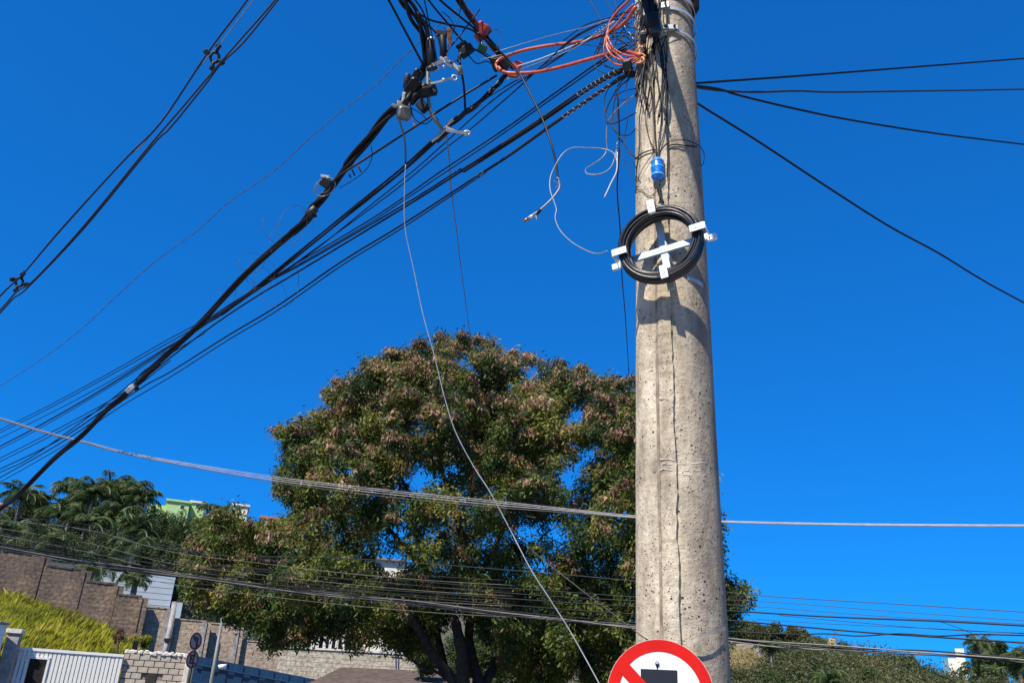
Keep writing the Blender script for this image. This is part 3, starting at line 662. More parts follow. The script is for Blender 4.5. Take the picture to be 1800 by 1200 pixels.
for k in range(22):
    m_.box(T4((L_*(k+.5)/22, -.01+random.uniform(-.02, .02), za+.04+random.uniform(-.015, .025))) @ Matrix.Rotation(random.uniform(-.15, .15), 4, 'Y'), L_/22+.03, .22+random.uniform(-.03, .03), .1+random.uniform(-.02, .04), bev=.02)
obj_at('coping', M, m_, COPE, bw)
m_ = MB(); m_.box(T4((L_+.06, -.03, za/2)), .14, .24, za+.05, bev=.01); o = obj_at('end_post', M, m_, COPE, bw)
# white gate
M, L_, za, zb = upright(27, 1137, 29.4, 222, 1133, 29.4); M.translation.z = 0
gt = thing('sliding_gate', 'white ribbed metal gate with a dark rectangular opening at the lower left', 'gate', M.translation)
m_ = MB(); top = za; m_.box(T4((L_/2, 0, top-.02)), L_+.02, .09, .075, bev=.01); obj_at('top_rail', M, m_, WHTP, gt)
ns = 26; sw = L_/ns; ox0, ox1 = L_*(.135), L_*(.32); oz = P(60, 1155, 29.4).z
def slat(h):
    a = sw*.5; q = MB(); pr_ = [(-a+.004, .03), (-a*.86, .03), (-a*.7, -.02), (a*.7, -.02), (a*.86, .03), (a-.004, .03)]
    vs = [(x, y, 0) for x, y in pr_]+[(x, y, h) for x, y in pr_]; vs += [(x, y+.006, z) for x, y, z in vs]
    fs = [(i, i+1, i+7, i+6) for i in range(5)]+[(i+13, i+12, i+18, i+19) for i in range(5)]
    q.add(vs, fs); me = bpy.data.meshes.new('slat'); me.from_pydata(q.v, [], q.f); me.materials.append(WHTP); return me
s_full = slat(top-.06); s_short = slat(top-.06-oz)
Mg = T4(-world_loc(gt)) @ M
for k in range(ns):
    xx = (k+.5)*sw; cut = ox0 < xx < ox1
    o = bpy.data.objects.new('slat', s_short if cut else s_full); COL.objects.link(o); o.parent = gt
    o.matrix_basis = Mg @ T4((xx, random.uniform(-.004, .004), oz if cut else 0))
m_ = MB()
for xx, zz, sx, sz in ((ox0, oz/2, .06, oz), (ox1, oz/2, .06, oz), ((ox0+ox1)/2, oz, ox1-ox0+.06, .06)): m_.box(T4((xx, 0, zz)), sx, .1, sz)
obj_at('opening_frame', M, m_, WHTP, gt)
m_ = MB()
for k in range(24):
    xx = ox0+.03+(ox1-ox0-.06)*k/23; m_.tube([(xx, .04, 0), (xx, .04, oz)], .006, 4)
for k in range(20): m_.tube([(ox0, .045, oz*k/20), (ox1, .045, oz*k/20)], .006, 4)
o = obj_at('mesh_grille', M, m_, DARKV, gt); o['label'] = 'dark wire mesh filling the opening'
m_ = MB(); m_.box(T4(((ox0+ox1)/2, .35, oz/2)), (ox1-ox0)*1.2, .05, oz); obj_at('back_board', M, m_, DARKV, gt)
# pillar and white facade at the left edge
m_ = MB(); M = facing(17, 1150, 29.3, yaw=-10); M.translation.z = 0; zt = P(14, 1112, 29.3).z
gp = thing('gate_pillar', 'weathered grey concrete pillar left of the white gate', 'pillar', M.translation)
m_ = MB(); m_.box(M @ T4((0, zt/2, 0)), .34, zt, .4, bev=.02); m_.build('shaft', PILC, gp)
m_ = MB(); m_.box(M @ T4((0, zt+.06, 0)), .42, .12, .48, bev=.02); m_.build('cap', COPE, gp)
M = facing(-20, 1100, 29.0, yaw=-45); M.translation.z = 0; zt = P(2, 1098, 29.0).z
fc = thing('white_side_wall', 'bright white rendered wall at the lower left picture edge', 'wall', M.translation)
m_ = MB(); m_.box(M @ T4((-.1, zt/2, 0)), 1.15, zt, .3, bev=.01); m_.build('wall_face', WHTP, fc)
m_ = MB(); m_.box(M @ T4((-.1, zt+.04, 0)), 1.25, .07, .36, bev=.01); m_.build('coping', PILC, fc)
mb = MB(); M = frame(233, 1148, 30.2); mb.box(facing(233, 1155, 30.5), .16, 1.0, .2, bev=.01)
tag(mb.build('dark_stub_post', BLKP), 'short dark post standing between the gate and the block wall', 'post')
# blue fence
M, L_, za, zb = upright(345, 1152, 30.5, 560, 1194, 31.5); M.translation.z = 0
bf = thing('blue_fence', 'dark blue metal sheet fence in tree shade', 'fence', M.translation)
nb = 16
for k in range(nb):
    x0, x1 = L_*k/nb, L_*(k+1)/nb; z0_, z1_ = za+(zb-za)*k/nb, za+(zb-za)*(k+1)/nb
    m_ = MB(); yy = .0 if k % 2 else .035
    m_.add([(x0, yy, 0), (x1, yy, 0), (x1, yy, z1_), (x0, yy, z0_), (x0, yy+.03, 0), (x1, yy+.03, 0), (x1, yy+.03, z1_), (x0, yy+.03, z0_)], [(0, 1, 2, 3), (5, 4, 7, 6), (3, 2, 6, 7), (0, 3, 7, 4), (1, 5, 6, 2)])
    obj_at('panel', M, m_, BLUEW, bf)
for zz in (.25, .75):
    m_ = MB(); m_.tube([(0, -.03, za-zz), (L_, -.03, zb-zz)], .025, 6); obj_at('rail', M, m_, BLUEW, bf)
# brown roof in front
rf = thing('brown_tiled_roof', 'low building with a dark brown tiled roof seen under the tree', 'building', (P(700, 1190, 27).x, P(700, 1190, 27).y, 0))
A, B_, C_, D_ = P(535, 1204, 24.5), P(602, 1172, 30), P(872, 1183, 30), P(885, 1235, 24.5)
base_ = [A, B_, C_, D_]; nrm = Vector((0, 0, -.12))
ntile = 14
for i in range(ntile):
    for_j = i/ntile, (i+1)/ntile
    m_ = MB(); a0, a1 = A.lerp(B_, for_j[0]), A.lerp(B_, for_j[1]); d0_, d1_ = D_.lerp(C_, for_j[0]), D_.lerp(C_, for_j[1])
    up_ = Vector((0, 0, .035)); m_.add([a0+up_, d0_+up_, d1_, a1, a0+nrm, d0_+nrm, d1_+nrm, a1+nrm], [(0, 1, 2, 3), (0, 4, 5, 1), (7, 6, 5, 4), (0, 3, 7, 4), (1, 5, 6, 2)])
    o = m_.build('tile_course', TILE, rf)
m_ = MB(); m_.add([A+nrm*2, D_+nrm*2, Vector((D_.x, D_.y, 0)), Vector((A.x, A.y, 0)), B_+nrm*2, C_+nrm*2, Vector((C_.x, C_.y, 0)), Vector((B_.x, B_.y, 0))], [(0, 3, 2, 1), (4, 5, 6, 7), (0, 4, 7, 3), (1, 2, 6, 5)])
m_.build('wall', OFFW, rf)
# antenna
mb = MB(); b0 = P(686, 1148, 32.5); t0 = P(686, 1106, 32.5); mb.tube([b0, t0], .025, 6); mb.tube([P(678, 1128, 32.5), P(697, 1129, 32.5)], .018, 5); mb.tube([P(690, 1150, 32.5), P(691, 1129, 32.5)], .02, 5)
tag(mb.build('roof_antenna', WHTP), 'small white antenna standing on the cream wall', 'antenna')
def building(label, x0, x1, ytop, d, depth, wallm, roofm=None, wins=(), cat='building', name='house', over=.2, yb=None, yaw=0, group=None, gable=None):
    M = facing((x0+x1)/2, ytop, d, yaw=yaw); ztop = M.translation.z
    s = pxm((x0+x1)/2, ytop, d); W_ = (x1-x0)*s; z0 = min(terrain(M.translation.x, M.translation.y)-1, ztop-1.5) if yb is None else P(x0, yb, d).z
    M.translation.z = 0
    t = thing(name, label, cat, (M.translation.x, M.translation.y, z0), group)
    m_ = MB(); m_.box(M @ T4((0, (z0+ztop)/2, -depth/2)), W_, ztop-z0, depth); m_.build('wall', wallm, t)
    if roofm:
        m_ = MB()
        if gable:
            hw = W_/2+over; m_.add([M @ Vector(v) for v in [(-hw, ztop, .3), (hw, ztop, .3), (hw, ztop, -depth-.3), (-hw, ztop, -depth-.3), (-hw*.6, ztop+gable, -depth/2), (hw*.6, ztop+gable, -depth/2)]], [(0, 1, 5, 4), (1, 2, 5), (2, 3, 4, 5), (3, 0, 4), (3, 2, 1, 0)])
        else: m_.box(M @ T4((0, ztop+.12, -depth/2)), W_+over*2, .24, depth+over*2)
        m_.build('roof', roofm, t)
    for (wx, wy, ww, wh) in wins:       # pixel offsets from top left
        cx = (wx+ww/2)*s-W_/2; cz = ztop-(wy+wh/2)*s
        m_ = MB(); m_.box(M @ T4((cx, cz, .02)), ww*s, wh*s, .08); wn = m_.build('window', OFFW, t)
        m_ = MB(); m_.box(M @ T4((cx, cz, .07)), ww*s*.84, wh*s*.84, .04); m_.build('pane', GLASS, wn)
    return t
building('long low lime green building on the left ridge', 262, 300, 887, 118, 8, LIME, None, [(5, 3, 6, 4)])
building('taller lime green block in the middle of the green buildings', 296, 333, 882, 116, 8, LIME, LIME, [(22, 4, 6, 6)])
building('small pale green annex right of the taller green block', 337, 360, 884, 118, 7, LIME, OFFW, [(8, 2, 7, 4)])
building('small white flat roofed house on the ridge', 411, 436, 889, 118, 7, OFFW, OFFW, [(5, 3, 7, 4)])
building('house with a brown roof showing left of the tree crown', 460, 497, 912, 100, 8, OFFW, TERR, [(8, 4, 10, 6)])
building('cream house glimpsed through a gap in the tree crown', 655, 712, 985, 60, 8, OFFW, TILE, [(6, 6, 10, 8)], gable=.8)
building('house with a reddish roof at the left picture edge', -50, 12, 885, 75, 8, OFFW, TERR, [], gable=.9)
building('small house with a red roof above the grey cladded building', 272, 312, 972, 52, 5, OFFW, TERR, [(8, 5, 8, 6)], gable=.5)
gb = building('grey cladded building behind the stepped brick wall', 184, 306, 1008, 43, 6, GRYW, None, [])
M = facing(245, 1008, 42.93); s = pxm(245, 1008, 43); zt = M.translation.z; M.translation.z = 0
for k in range(7):
    m_ = MB(); m_.box(M @ T4((0, zt-(k+.5)*10*s, 0)), 121*s, 10*s-.02, .06, bev=.01); m_.build('cladding_panel', GRYW, gb)
building('dark low shed behind the second wall step', 85, 150, 990, 42, 4, mat('dark_shed', (.08, .10, .12), .7), None, [])
for x, y in ((86, 1002), (117, 1000), (109, 1001)):
    pass
building('pale grey building seen between the hanging branches', 430, 487, 1098, 45, 5, GRYW, None, [])
building('narrow pale building beside the thin grey post', 303, 321, 1058, 42, 3, GRYW, None, [])
pv = building('building with white columns behind the cream wall', 508, 618, 1092, 42, 5, mat('dark_veranda', (.07, .07, .075), .8), OFFW, [])
M = facing(563, 1092, 41.6); s = pxm(563, 1092, 42); zt = M.translation.z; M.translation.z = 0
for xx in (-32, -8, 0, 12, 22, 33, 44): 
    m_ = MB(); m_.box(M @ T4((xx*s, zt-1.3, 0)), 5*s, 2.6, .16); m_.build('column', OFFW, pv)
building('pale beige building at the lower right between palms', 1667, 1684, 1156, 64, 1.6, OFFW, None, [])
building('small raised block on the pale beige building', 1679, 1693, 1139, 66, 1.2, OFFW, None, [], name='roof_block', cat='building')
building('bluish narrow wing left of the pale beige building', 1657, 1668, 1158, 68, 3, mat('blue_grey_wall', (.10, .24, .32), .6), None, [], name='side_wing')
building('brown hut with a dark roof on the right slope', 1368, 1388, 1139, 85, 4, mat('brown_wood', (.10, .06, .045), .8), TILE, [], gable=.5, name='hut')
building('low pale wall on the right slope beside the pole', 1295, 1336, 1131, 84, 3, PILC, None, [], name='slope_wall', cat='wall')
building('white low roof among the scrub on the right', 1452, 1500, 1143, 84, 3, WHTP, None, [], name='low_roof')
mb = MB(); Mh = facing(1302, 1148, 70); 
sr = scrub('dry_grass_patch', [(1288, 1140), (1325, 1142), (1322, 1172), (1290, 1176)], 60, 64, 60, foliage_mat('dry_grass', [(0, (.25, .19, .07)), (.5, (.4, .31, .13)), (1, (.5, .42, .22))]), .5, .5)
tag(sr, 'yellow dry grass patch on the slope right of the pole', 'grass', None, 'stuff')
mb = MB(); mb.tube([P(1463, 1122, 88), P(1463, 1133, 88)], [.25, .5], 8); tag(mb.build('ochre_marker', mat('ochre', (.4, .28, .13), .8)), 'tiny ochre finial standing on the ridge', 'finial')

# grass bank
rg = np.random.default_rng(21); NB_ = 90000; V = np.zeros((NB_, 4, 3)); T_ = np.zeros(NB_)
k = 0
while k < NB_:
    x = rg.uniform(-120, 262); d = rg.uniform(30.2, 35.6)
    if x > 222 and d < 33: continue
    if x > 195 and rg.uniform() < .75: continue
    p = P(x, 1100, d); z = terrain(p.x, p.y); 
    # blades grow in tufts
    tx, ty = math.floor((p.x+.4*math.sin(p.y*3))*1.9), math.floor((p.y+.4*math.sin(p.x*4))*1.9); hsh = math.sin(tx*12.9898+ty*78.233)*43758.5453; hsh -= math.floor(hsh)
    h = (.38+.16*hsh)*rg.uniform(.4, 1.35); a = rg.uniform(0, 6.28); ln = rg.uniform(.05, .65)*h; wv = rg.uniform(.004, .010)
    c, s_ = math.cos(a), math.sin(a)
    hsh = .45+.10*(hsh-.5)+.2*math.sin(p.x*.9+1.5*math.sin(p.y*1.7))+.12*math.sin(p.x*2.3+5*math.sin(p.y*2.1)); V[k, 0] = (p.x-s_*wv, p.y+c*wv, z-.05); V[k, 1] = (p.x+s_*wv, p.y-c*wv, z-.05)
    V[k, 2] = (p.x+c*ln*.4+s_*wv, p.y+s_*ln*.4-c*wv, z+h*.65); V[k, 3] = (p.x+c*ln, p.y+s_*ln, z+h)
    T_[k] = .25+.45*hsh+rg.normal(0, .17)+(.25 if rg.uniform() < .12 else 0); k += 1
VV = V.reshape(-1, 3).astype(np.float32); me = bpy.data.meshes.new('grass'); me.vertices.add(len(VV)); me.vertices.foreach_set('co', VV.ravel())
me.loops.add(len(VV)); me.loops.foreach_set('vertex_index', np.arange(len(VV), dtype=np.int32)); me.polygons.add(NB_); me.polygons.foreach_set('loop_start', np.arange(0, NB_*4, 4, dtype=np.int32))
me.materials.append(GRASS); me.update(calc_edges=True); at = me.attributes.new('tone', 'FLOAT', 'POINT'); at.data.foreach_set('value', np.repeat(np.clip(T_, 0, 1), 4).astype(np.float32))
tag(link('tall_grass', me), 'tall yellow green grass on the bank behind the white gate', 'grass', None, 'stuff')
leafy_tree('dry_shrub', 'reddish dry shrub at the right end of the grass bank', 'shrub', 209, 1098, 33.5, 26, 32, POD, None, n=7, dens=.35, tone=.35, size=.35)
leafy_tree('green_bush', 'small green bush behind the block wall', 'shrub', 250, 1112, 33, 30, 34, GRASS, None, n=9, dens=.6, tone=.2, size=.4)

# ------------------------------------------------------------------ street furniture in the background
def post(label, pts, d, r, mat_, name='utility_post', cat='post', extra=None):
    b0 = P(*pts[-1], d); t0 = P(*pts[0], d); foot = Vector((t0.x+(b0.x-t0.x)*2, t0.y, min(terrain(b0.x, b0.y)-.2, b0.z-.2)))
    foot = Vector((t0.x, t0.y, min(terrain(t0.x, t0.y)-.2, b0.z-.2)))
    t = thing(name, label, cat, foot); m_ = MB(); m_.tube([foot, foot.lerp(t0, .5), t0], [r*1.15, r*1.05, r*.9], 12); m_.build('shaft', mat_, t, True); return t, t0
t, t0 = post('thin grey utility post in front of the tan brick wall', [(308, 1057), (295, 1145)], 33.5, .085, PILC)
m_ = MB(); m_.box(T4(P(297, 1124, 33.4)), .3, .1, .1); m_.build('clamp', BLKP, t)
t, t0 = post('pale grey lamp post with a white knob before the blue fence', [(392, 1080), (381, 1200)], 26, .05, GRYP)
m_ = MB(); m_.tube([P(391, 1175, 25.9), P(391, 1167, 25.9)], [.09, .12], 10); o = m_.build('white_knob', WHTP, t, True)
SHDW = mat('shaded_sign_white', (.36, .30, .29), .6, var=.15, scale=9)  # sign white dulled: the shade on the signs is put into the colour
SHDR = mat('shaded_sign_red', (.16, .025, .022), .6, var=.2, scale=9)  # sign red darkened to carry the same shade
def round_sign(label, x, y, d, rad, kind, zpost=None):
    M = facing(x, y, d, yaw=46); c = M.translation.copy()
    t = thing('traffic_sign', label, 'sign', (c.x, c.y, 0), 'round traffic signs beyond the road')
    n = 28; circ = [(rad*math.cos(2*math.pi*i/n), rad*math.sin(2*math.pi*i/n)) for i in range(n)]
    m_ = MB(); m_.prism(M, circ, -.01, 0); m_.build('plate', SHDW, t)
    m_ = MB()
    for i in range(n):
        j = (i+1) % n; q = [(circ[i][0], circ[i][1]), (circ[j][0], circ[j][1]), (circ[j][0]*.8, circ[j][1]*.8), (circ[i][0]*.8, circ[i][1]*.8)]; m_.prism(M, q, .001, .006)
    m_.prism(M @ Matrix.Rotation(R(-45), 4, 'Z'), [(-rad*.8, -.022), (rad*.8, -.022), (rad*.8, .022), (-rad*.8, .022)], .0095, .012)
    m_.build('red_ring', SHDR, t)
    m_ = MB()
    if kind == 'E':
        for q in ((-.09, -.12, -.045, .12), (-.045, .075, .09, .12), (-.045, -.022, .07, .022), (-.045, -.12, .09, -.075)): m_.prism(M, [(q[0], q[1]), (q[2], q[1]), (q[2], q[3]), (q[0], q[3])], .003, .008)
    else:
        m_.prism(M, [(.04, -.13), (.09, -.13), (.09, .06), (.04, .01)], .003, .008)
        m_.prism(M, [(.088, .062), (.038, .1), (-.03, .1), (-.03, .05), (.036, .05)], .003, .008); m_.prism(M, [(-.032, .015), (-.032, .14), (-.13, .075)], .003, .008)
    m_.build('symbol', BLKS, t)
    return t, c
t, c = round_sign('upper round sign with a turning arrow, above the other one by the blue fence', 344, 1126, 27.0, .235, 'arrow')
t2, c2 = round_sign('lower round sign with a struck letter E beside the blue fence', 338, 1158, 27.0, .235, 'E')
m_ = MB(); pf = Vector((c2.x, c2.y+.06, 0)); m_.tube([pf, Vector((c.x, c.y+.06, c.z+.1))], .035, 10); m_.build('sign_post', BLKP, t2, True)

# ------------------------------------------------------------------ the concrete pole
pole = thing('utility_pole', 'large weathered round concrete pole wrapped in cables', 'utility pole', POLE)
toC = (EYE-POLE); toC.z = 0; toC.normalize(); perp = Vector((0, 0, 1)).cross(toC)    # perp = to the right in view
m_ = MB(); n = 72; zs = [-.3+i*.14 for i in range(66)]; vs = []
rgq = np.random.default_rng(2)
for z in zs:
    for i in range(n):
        a = 2*math.pi*i/n; rr = pole_r(z)+.0015*math.sin(3*a+z*2.1)+rgq.normal(0, .0006)
        vs.append((rr*math.cos(a)+POLE.x, rr*math.sin(a)+POLE.y, z))
fs = [(k*n+i, k*n+(i+1) % n, (k+1)*n+(i+1) % n, (k+1)*n+i) for k in range(len(zs)-1) for i in range(n)]; fs += [tuple(range(n-1, -1, -1)), tuple(range((len(zs)-1)*n, len(zs)*n))]
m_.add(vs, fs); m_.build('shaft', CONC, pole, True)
def pang(x, y):     # angle around the pole (from the direction to the camera, + to the right)
    p = PP(x, y, 0)-POLE; return math.atan2(p.dot(perp), p.dot(toC))
def pole_at(ang, z, off): 
    rr = pole_r(z)+off; return Vector((POLE.x, POLE.y, 0))+(toC*math.cos(ang)+perp*math.sin(ang))*rr+Vector((0, 0, z))
aL0, aR0 = pang(1157, 600), pang(1182, 600); aL1, aR1 = pang(1166, 1120), pang(1197, 1120)
zA, zB = PP(1170, 600).z, PP(1170, 1120).z
m_ = MB(); vs = []; nz_ = 420; sl_, sr_ = 0, 0
for k in range(nz_+1):
    z = -.2+k*(8.6/nz_); t = (z-zB)/(zA-zB); al = aL1+(aL0-aL1)*t; ar = aR1+(aR0-aR1)*t
    sl_ = sl_*.8+rgq.normal(0, .004); sr_ = sr_*.7+rgq.normal(0, .009)
    al += sl_; ar += sr_; th = .017+rgq.normal(0, .0012)
    for a, h in ((al-.02, -.003), (al+.02, th*.55), (al*.66+ar*.34, th), (al*.33+ar*.67, th), (ar-.012, th*1.15), (ar+.004, -.003)): vs.append(pole_at(a, z, h))
fs = [(k*6+i, k*6+i+1, (k+1)*6+i+1, (k+1)*6+i) for k in range(nz_) for i in range(5)]
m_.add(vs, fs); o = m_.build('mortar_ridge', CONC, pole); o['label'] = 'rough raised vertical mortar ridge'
m_ = MB(); vs = []; sl_ = 0
for k in range(241):
    z = -.2+k*(8.6/240); t = (z-zB)/(zA-zB); al = aL1+(aL0-aL1)*t; sl_ = sl_*.8+rgq.normal(0, .004)
    for a, h in ((al-.085+sl_, -.002), (al-.07+sl_, .003), (al-.01, .004), (al+.01, -.002)): vs.append(pole_at(a, z, h))
m_.add(vs, [(k*4+i, k*4+i+1, (k+1)*4+i+1, (k+1)*4+i) for k in range(240) for i in range(3)])
m_.build('seam_strip', mat('seam_mortar', (.24, .19, .14), .95, var=.45, scale=14, bump=.5, dirt=((.5, .43, .33), 12, .56)), pole)
for y_, x0_, x1_ in ((797, 1172, 1206), (806, 1160, 1236), (815, 1164, 1242), (826, 1158, 1236), (701, 1158, 1176), (834, 1190, 1240)):
    m_ = MB(); pts = [PP(x0_+(x1_-x0_)*q/10, y_+rgq.normal(0, 1.2), (.018 if x0_+(x1_-x0_)*q/10 < 1186 else .001)) for q in range(11)]
    m_.tube(pts, [.0006+.0026*abs(math.sin(q*1.9+y_)) for q in range(11)], 5); m_.build('mortar_smear', mat('pale_mortar', (.6, .55, .47), .95, var=.25, scale=30), pole, True)
# steel bands
def band(name, xy, xy2, wd, off=.006, a0=-2.4, a1=2.4, mat_=GALV, slope=0):
    zc = PP(*xy).z; m_ = MB(); n_ = 60; vs = []
    for k in range(n_+1):
        a = a0+(a1-a0)*k/n_; zz = zc+slope*a
        for dz, o_ in ((-wd/2, off-.003), (-wd/2, off+.003), (wd/2, off+.003), (wd/2, off-.003)): vs.append(pole_at(a, zz+dz, o_))
    m_.add(vs, [(k*4+i, k*4+(i+1) % 4, (k+1)*4+(i+1) % 4, (k+1)*4+i) for k in range(n_) for i in range(4)]); return m_.build(name, mat_, pole)
band('steel_band', (1170, 14), None, .026, .014, slope=-.01)
band('steel_band', (1170, 52), None, .02, .014, a0=-.2, slope=-.015)
band('steel_band', (1170, -10), None, .035, .014)
band('steel_band', (1200, 482), None, .022, .004, a0=.42, a1=.95, slope=-.03)
for x, y, w_, h_ in ((1163, 10, 26, 12), (1178, 48, 28, 10), (1170, 47, 8, 7)):
    p = PP(x, y, .024); n_ = p-POLE; n_.z = 0; n_.normalize(); xx = Vector((0, 0, 1)).cross(n_); M = Matrix((xx, Vector((0, 0, 1)), n_)).transposed().to_4x4(); M.translation = p; s = pxm(x, y, 4.2)
    m_ = MB(); m_.box(M, w_*s, h_*s, .012, bev=.003); pl = m_.build('band_plate', GALV, pole)
    m_ = MB()
    for q in (-.25, .25): m_.cyl(M @ T4((w_*s*q, 0, .012)), 2.2*s, .014, 8)
    m_.build('bolt', BLKP, pl)
mb = MB(); M = frame(1221, 8, 4.38); s = pxm(1221, 8, 4.4); mb.box(M, 8*s, 34*s, 40*s, bev=.004); mb.build('clamp', BLKP, pole)
# loose steel strap near the sign
m_ = MB(); st = [PP(1203, 1139, .02), PP(1217, 1128, .045), PP(1233, 1119, .05), PP(1252, 1110, .035), PP(1275, 1104, .012)]
w_ = smooth_pts(st, 6); vs = []
for p in w_: vs += [p+Vector((0, 0, -.009)), p+Vector((0, 0, .009)), p+toC*-.003+Vector((0, 0, .009)), p+toC*-.003+Vector((0, 0, -.009))]
m_.add(vs, [(k*4+i, k*4+(i+1) % 4, (k+1)*4+(i+1) % 4, (k+1)*4+i) for k in range(len(w_)-1) for i in range(4)]); o = m_.build('loose_strap', mat('dull_strap', (.36, .32, .26), .7, .2, var=.3, scale=30), pole); o['label'] = 'bent loose end of a steel strap'

# ------------------------------------------------------------------ the sign on the pole
SD = 4.4-.262; SM = facing(1161, 1221.5, SD); ss = pxm(1161, 1221.5, SD); SR = 93.5*ss
sg = thing('prohibition_sign', 'round red and white prohibition sign with a black pictogram at the foot of the pole', 'sign', SM.translation)
def disc(r0, r1, z0, z1, n=72):
    m_ = MB(); c = [(math.cos(2*math.pi*i/n), math.sin(2*math.pi*i/n)) for i in range(n)]
    if r0 <= 0: m_.prism(SM, [(a*r1, b*r1) for a, b in c], z0, z1)
    else:
        for i in range(n):
            j = (i+1) % n; m_.prism(SM, [(c[i][0]*r1, c[i][1]*r1), (c[j][0]*r1, c[j][1]*r1), (c[j][0]*r0, c[j][1]*r0), (c[i][0]*r0, c[i][1]*r0)], z0, z1)
    return m_
disc(0, SR, -.003, 0).build('plate', WHTS, sg)
disc(SR*.775, SR*.995, .0006, .0016).build('red_ring', REDS, sg)
def sp(x, y): return ((x-1161)*ss, (1221.5-y)*ss)
m_ = MB(); m_.prism(SM, [sp(1104, 1169), sp(1091, 1187), sp(1206, 1302), sp(1222, 1288)], .0030, .0040); m_.build('red_slash', REDS, sg)
m_ = MB(); m_.prism(SM, [sp(1127, 1179), sp(1127, 1240), sp(1191, 1240), sp(1191, 1179)], .0018, .0026)
m_.prism(SM, [sp(1120, 1241), sp(1120, 1262), sp(1198, 1262), sp(1198, 1241)], .0018, .0026)
for xx in (1131, 1183): m_.prism(SM, [sp(xx-7, 1262.5), sp(xx-7, 1274), sp(xx+7, 1274), sp(xx+7, 1262.5)], .0018, .0026)
m_.build('pictogram', BLKS, sg)
m_ = MB(); m_.cyl(SM @ T4((*sp(1156, 1167), .006)), 3.2*ss, .012, 10); m_.build('bolt', GALV, sg)
m_ = MB(); m_.prism(SM, [sp(1152, 1168), sp(1160, 1168), sp(1157, 1178), sp(1155.5, 1178)], .0018, .0022); m_.build('bolt_shadow', BLKS, sg)  # shadow of the bolt, put on the plate as a black wedge
m_ = MB(); m_.box(SM @ T4((0, .05, -.02)), .3, .035, .03); m_.build('rear_bracket', GALV, sg)

# ------------------------------------------------------------------ cable reserve bracket and coil
CD = 4.4-.327; CM = facing(1161, 430, CD, yaw=-15, roll=8.5); cs_ = pxm(1161, 430, CD)
br = thing('reserve_bracket', 'white steel cross bracket holding the black cable coil on the pole', 'bracket', CM.translation)
RO = 76*cs_
DEP = .09
for nm, ang in (('upright_bar', 90), ('cross_bar', 0)):
    m_ = MB(); Mr = CM @ Matrix.Rotation(R(ang), 4, 'Z')
    m_.box(Mr @ T4((0, 0, -DEP/2-.012-(.006 if ang else 0))), RO*2.16, .036, .005, bev=.001)
    for q in (-1, 1): m_.box(Mr @ T4((0, q*.0175, -DEP/2-.018-(.006 if ang else 0))), RO*2.1, .003, .014)
    m_.build(nm, TEAL, br)
for ang in (0, 90, 180, 270):
    Mr = CM @ Matrix.Rotation(R(ang), 4, 'Z'); m_ = MB()
    if ang != 270: m_.box(Mr @ T4((RO*1.10, 0, 0)), .005, .038, DEP+.03, bev=.001)
    else: m_.box(Mr @ T4((RO*.735, 0, 0)), .004, .038, DEP+.03, bev=.001)
    m_.box(Mr @ T4((RO*(.93 if ang != 270 else .87), 0, DEP/2+.016)), RO*.34, .040, .006, bev=.0015)
    m_.cyl(Mr @ T4((RO*.9, 0, DEP/2+.020)), .006, .005, 8)
    m_.box(Mr @ T4((RO*.76, 0, DEP/2+.008)), .004, .038, .02, bev=.001)
    m_.build('clip', WHITEM, br)
for ang in (0, 180):
    Mr = CM @ Matrix.Rotation(R(ang), 4, 'Z'); m_ = MB(); m_.box(Mr @ T4((RO*1.15, -.024 if ang == 0 else .024, -DEP/2)), .05, .035, .02, bev=.002); m_.build('end_tab', WHITEM, br)
m_ = MB(); m_.box(CM @ T4((0, 0, -DEP/2-.09)), .05, .12, .14, bev=.004); m_.build('standoff', TEAL, br)
turns = 30; N_ = 60; rgc = np.random.default_rng(9)
cps = []
slots = [(.755+.225*((i % 5)+.5)/5, -1+2*((i//5)+.5)/6) for i in range(30)]
order = sorted(range(30), key=lambda i: (slots[i][1], slots[i][0] if int((slots[i][1]+1)*2) % 2 else -slots[i][0]))
rr_ = [slots[i][0]+rgc.normal(0, .012) for i in order]; zz_ = [slots[i][1]*.46*DEP+rgc.normal(0, .004) for i in order]
m_ = MB(); pts = []
ph = rgc.uniform(0, 6.28, turns)
for t_ in range(turns):
    for k in range(N_):
        f = k/N_; g_ = f*f*(3-2*f); i0, i1 = t_, min(t_+1, turns-1)
        r_ = (rr_[i0]*(1-g_)+rr_[i1]*g_)*RO*(1+.012*math.sin(2*math.pi*f*2+ph[i0])); z_ = zz_[i0]*(1-g_)+zz_[i1]*g_+.003*math.sin(2*math.pi*f*3+ph[i0])
        a = 2*math.pi*f+math.pi/2; pts.append(CM @ Vector((r_*math.cos(a), r_*math.sin(a), z_)))
m_.tube(pts, .0082, 7)
tag(m_.build('cable_coil', mat('coil_rubber', (.010, .010, .013), .3, var=.4, scale=30), None, True), 'big ring of coiled black cable mounted on the pole', 'cable coil')
mb = MB()
for x, y, a in ((1107, 467, 60), (1206, 460, 120), (1209, 352+25, 50)): pass

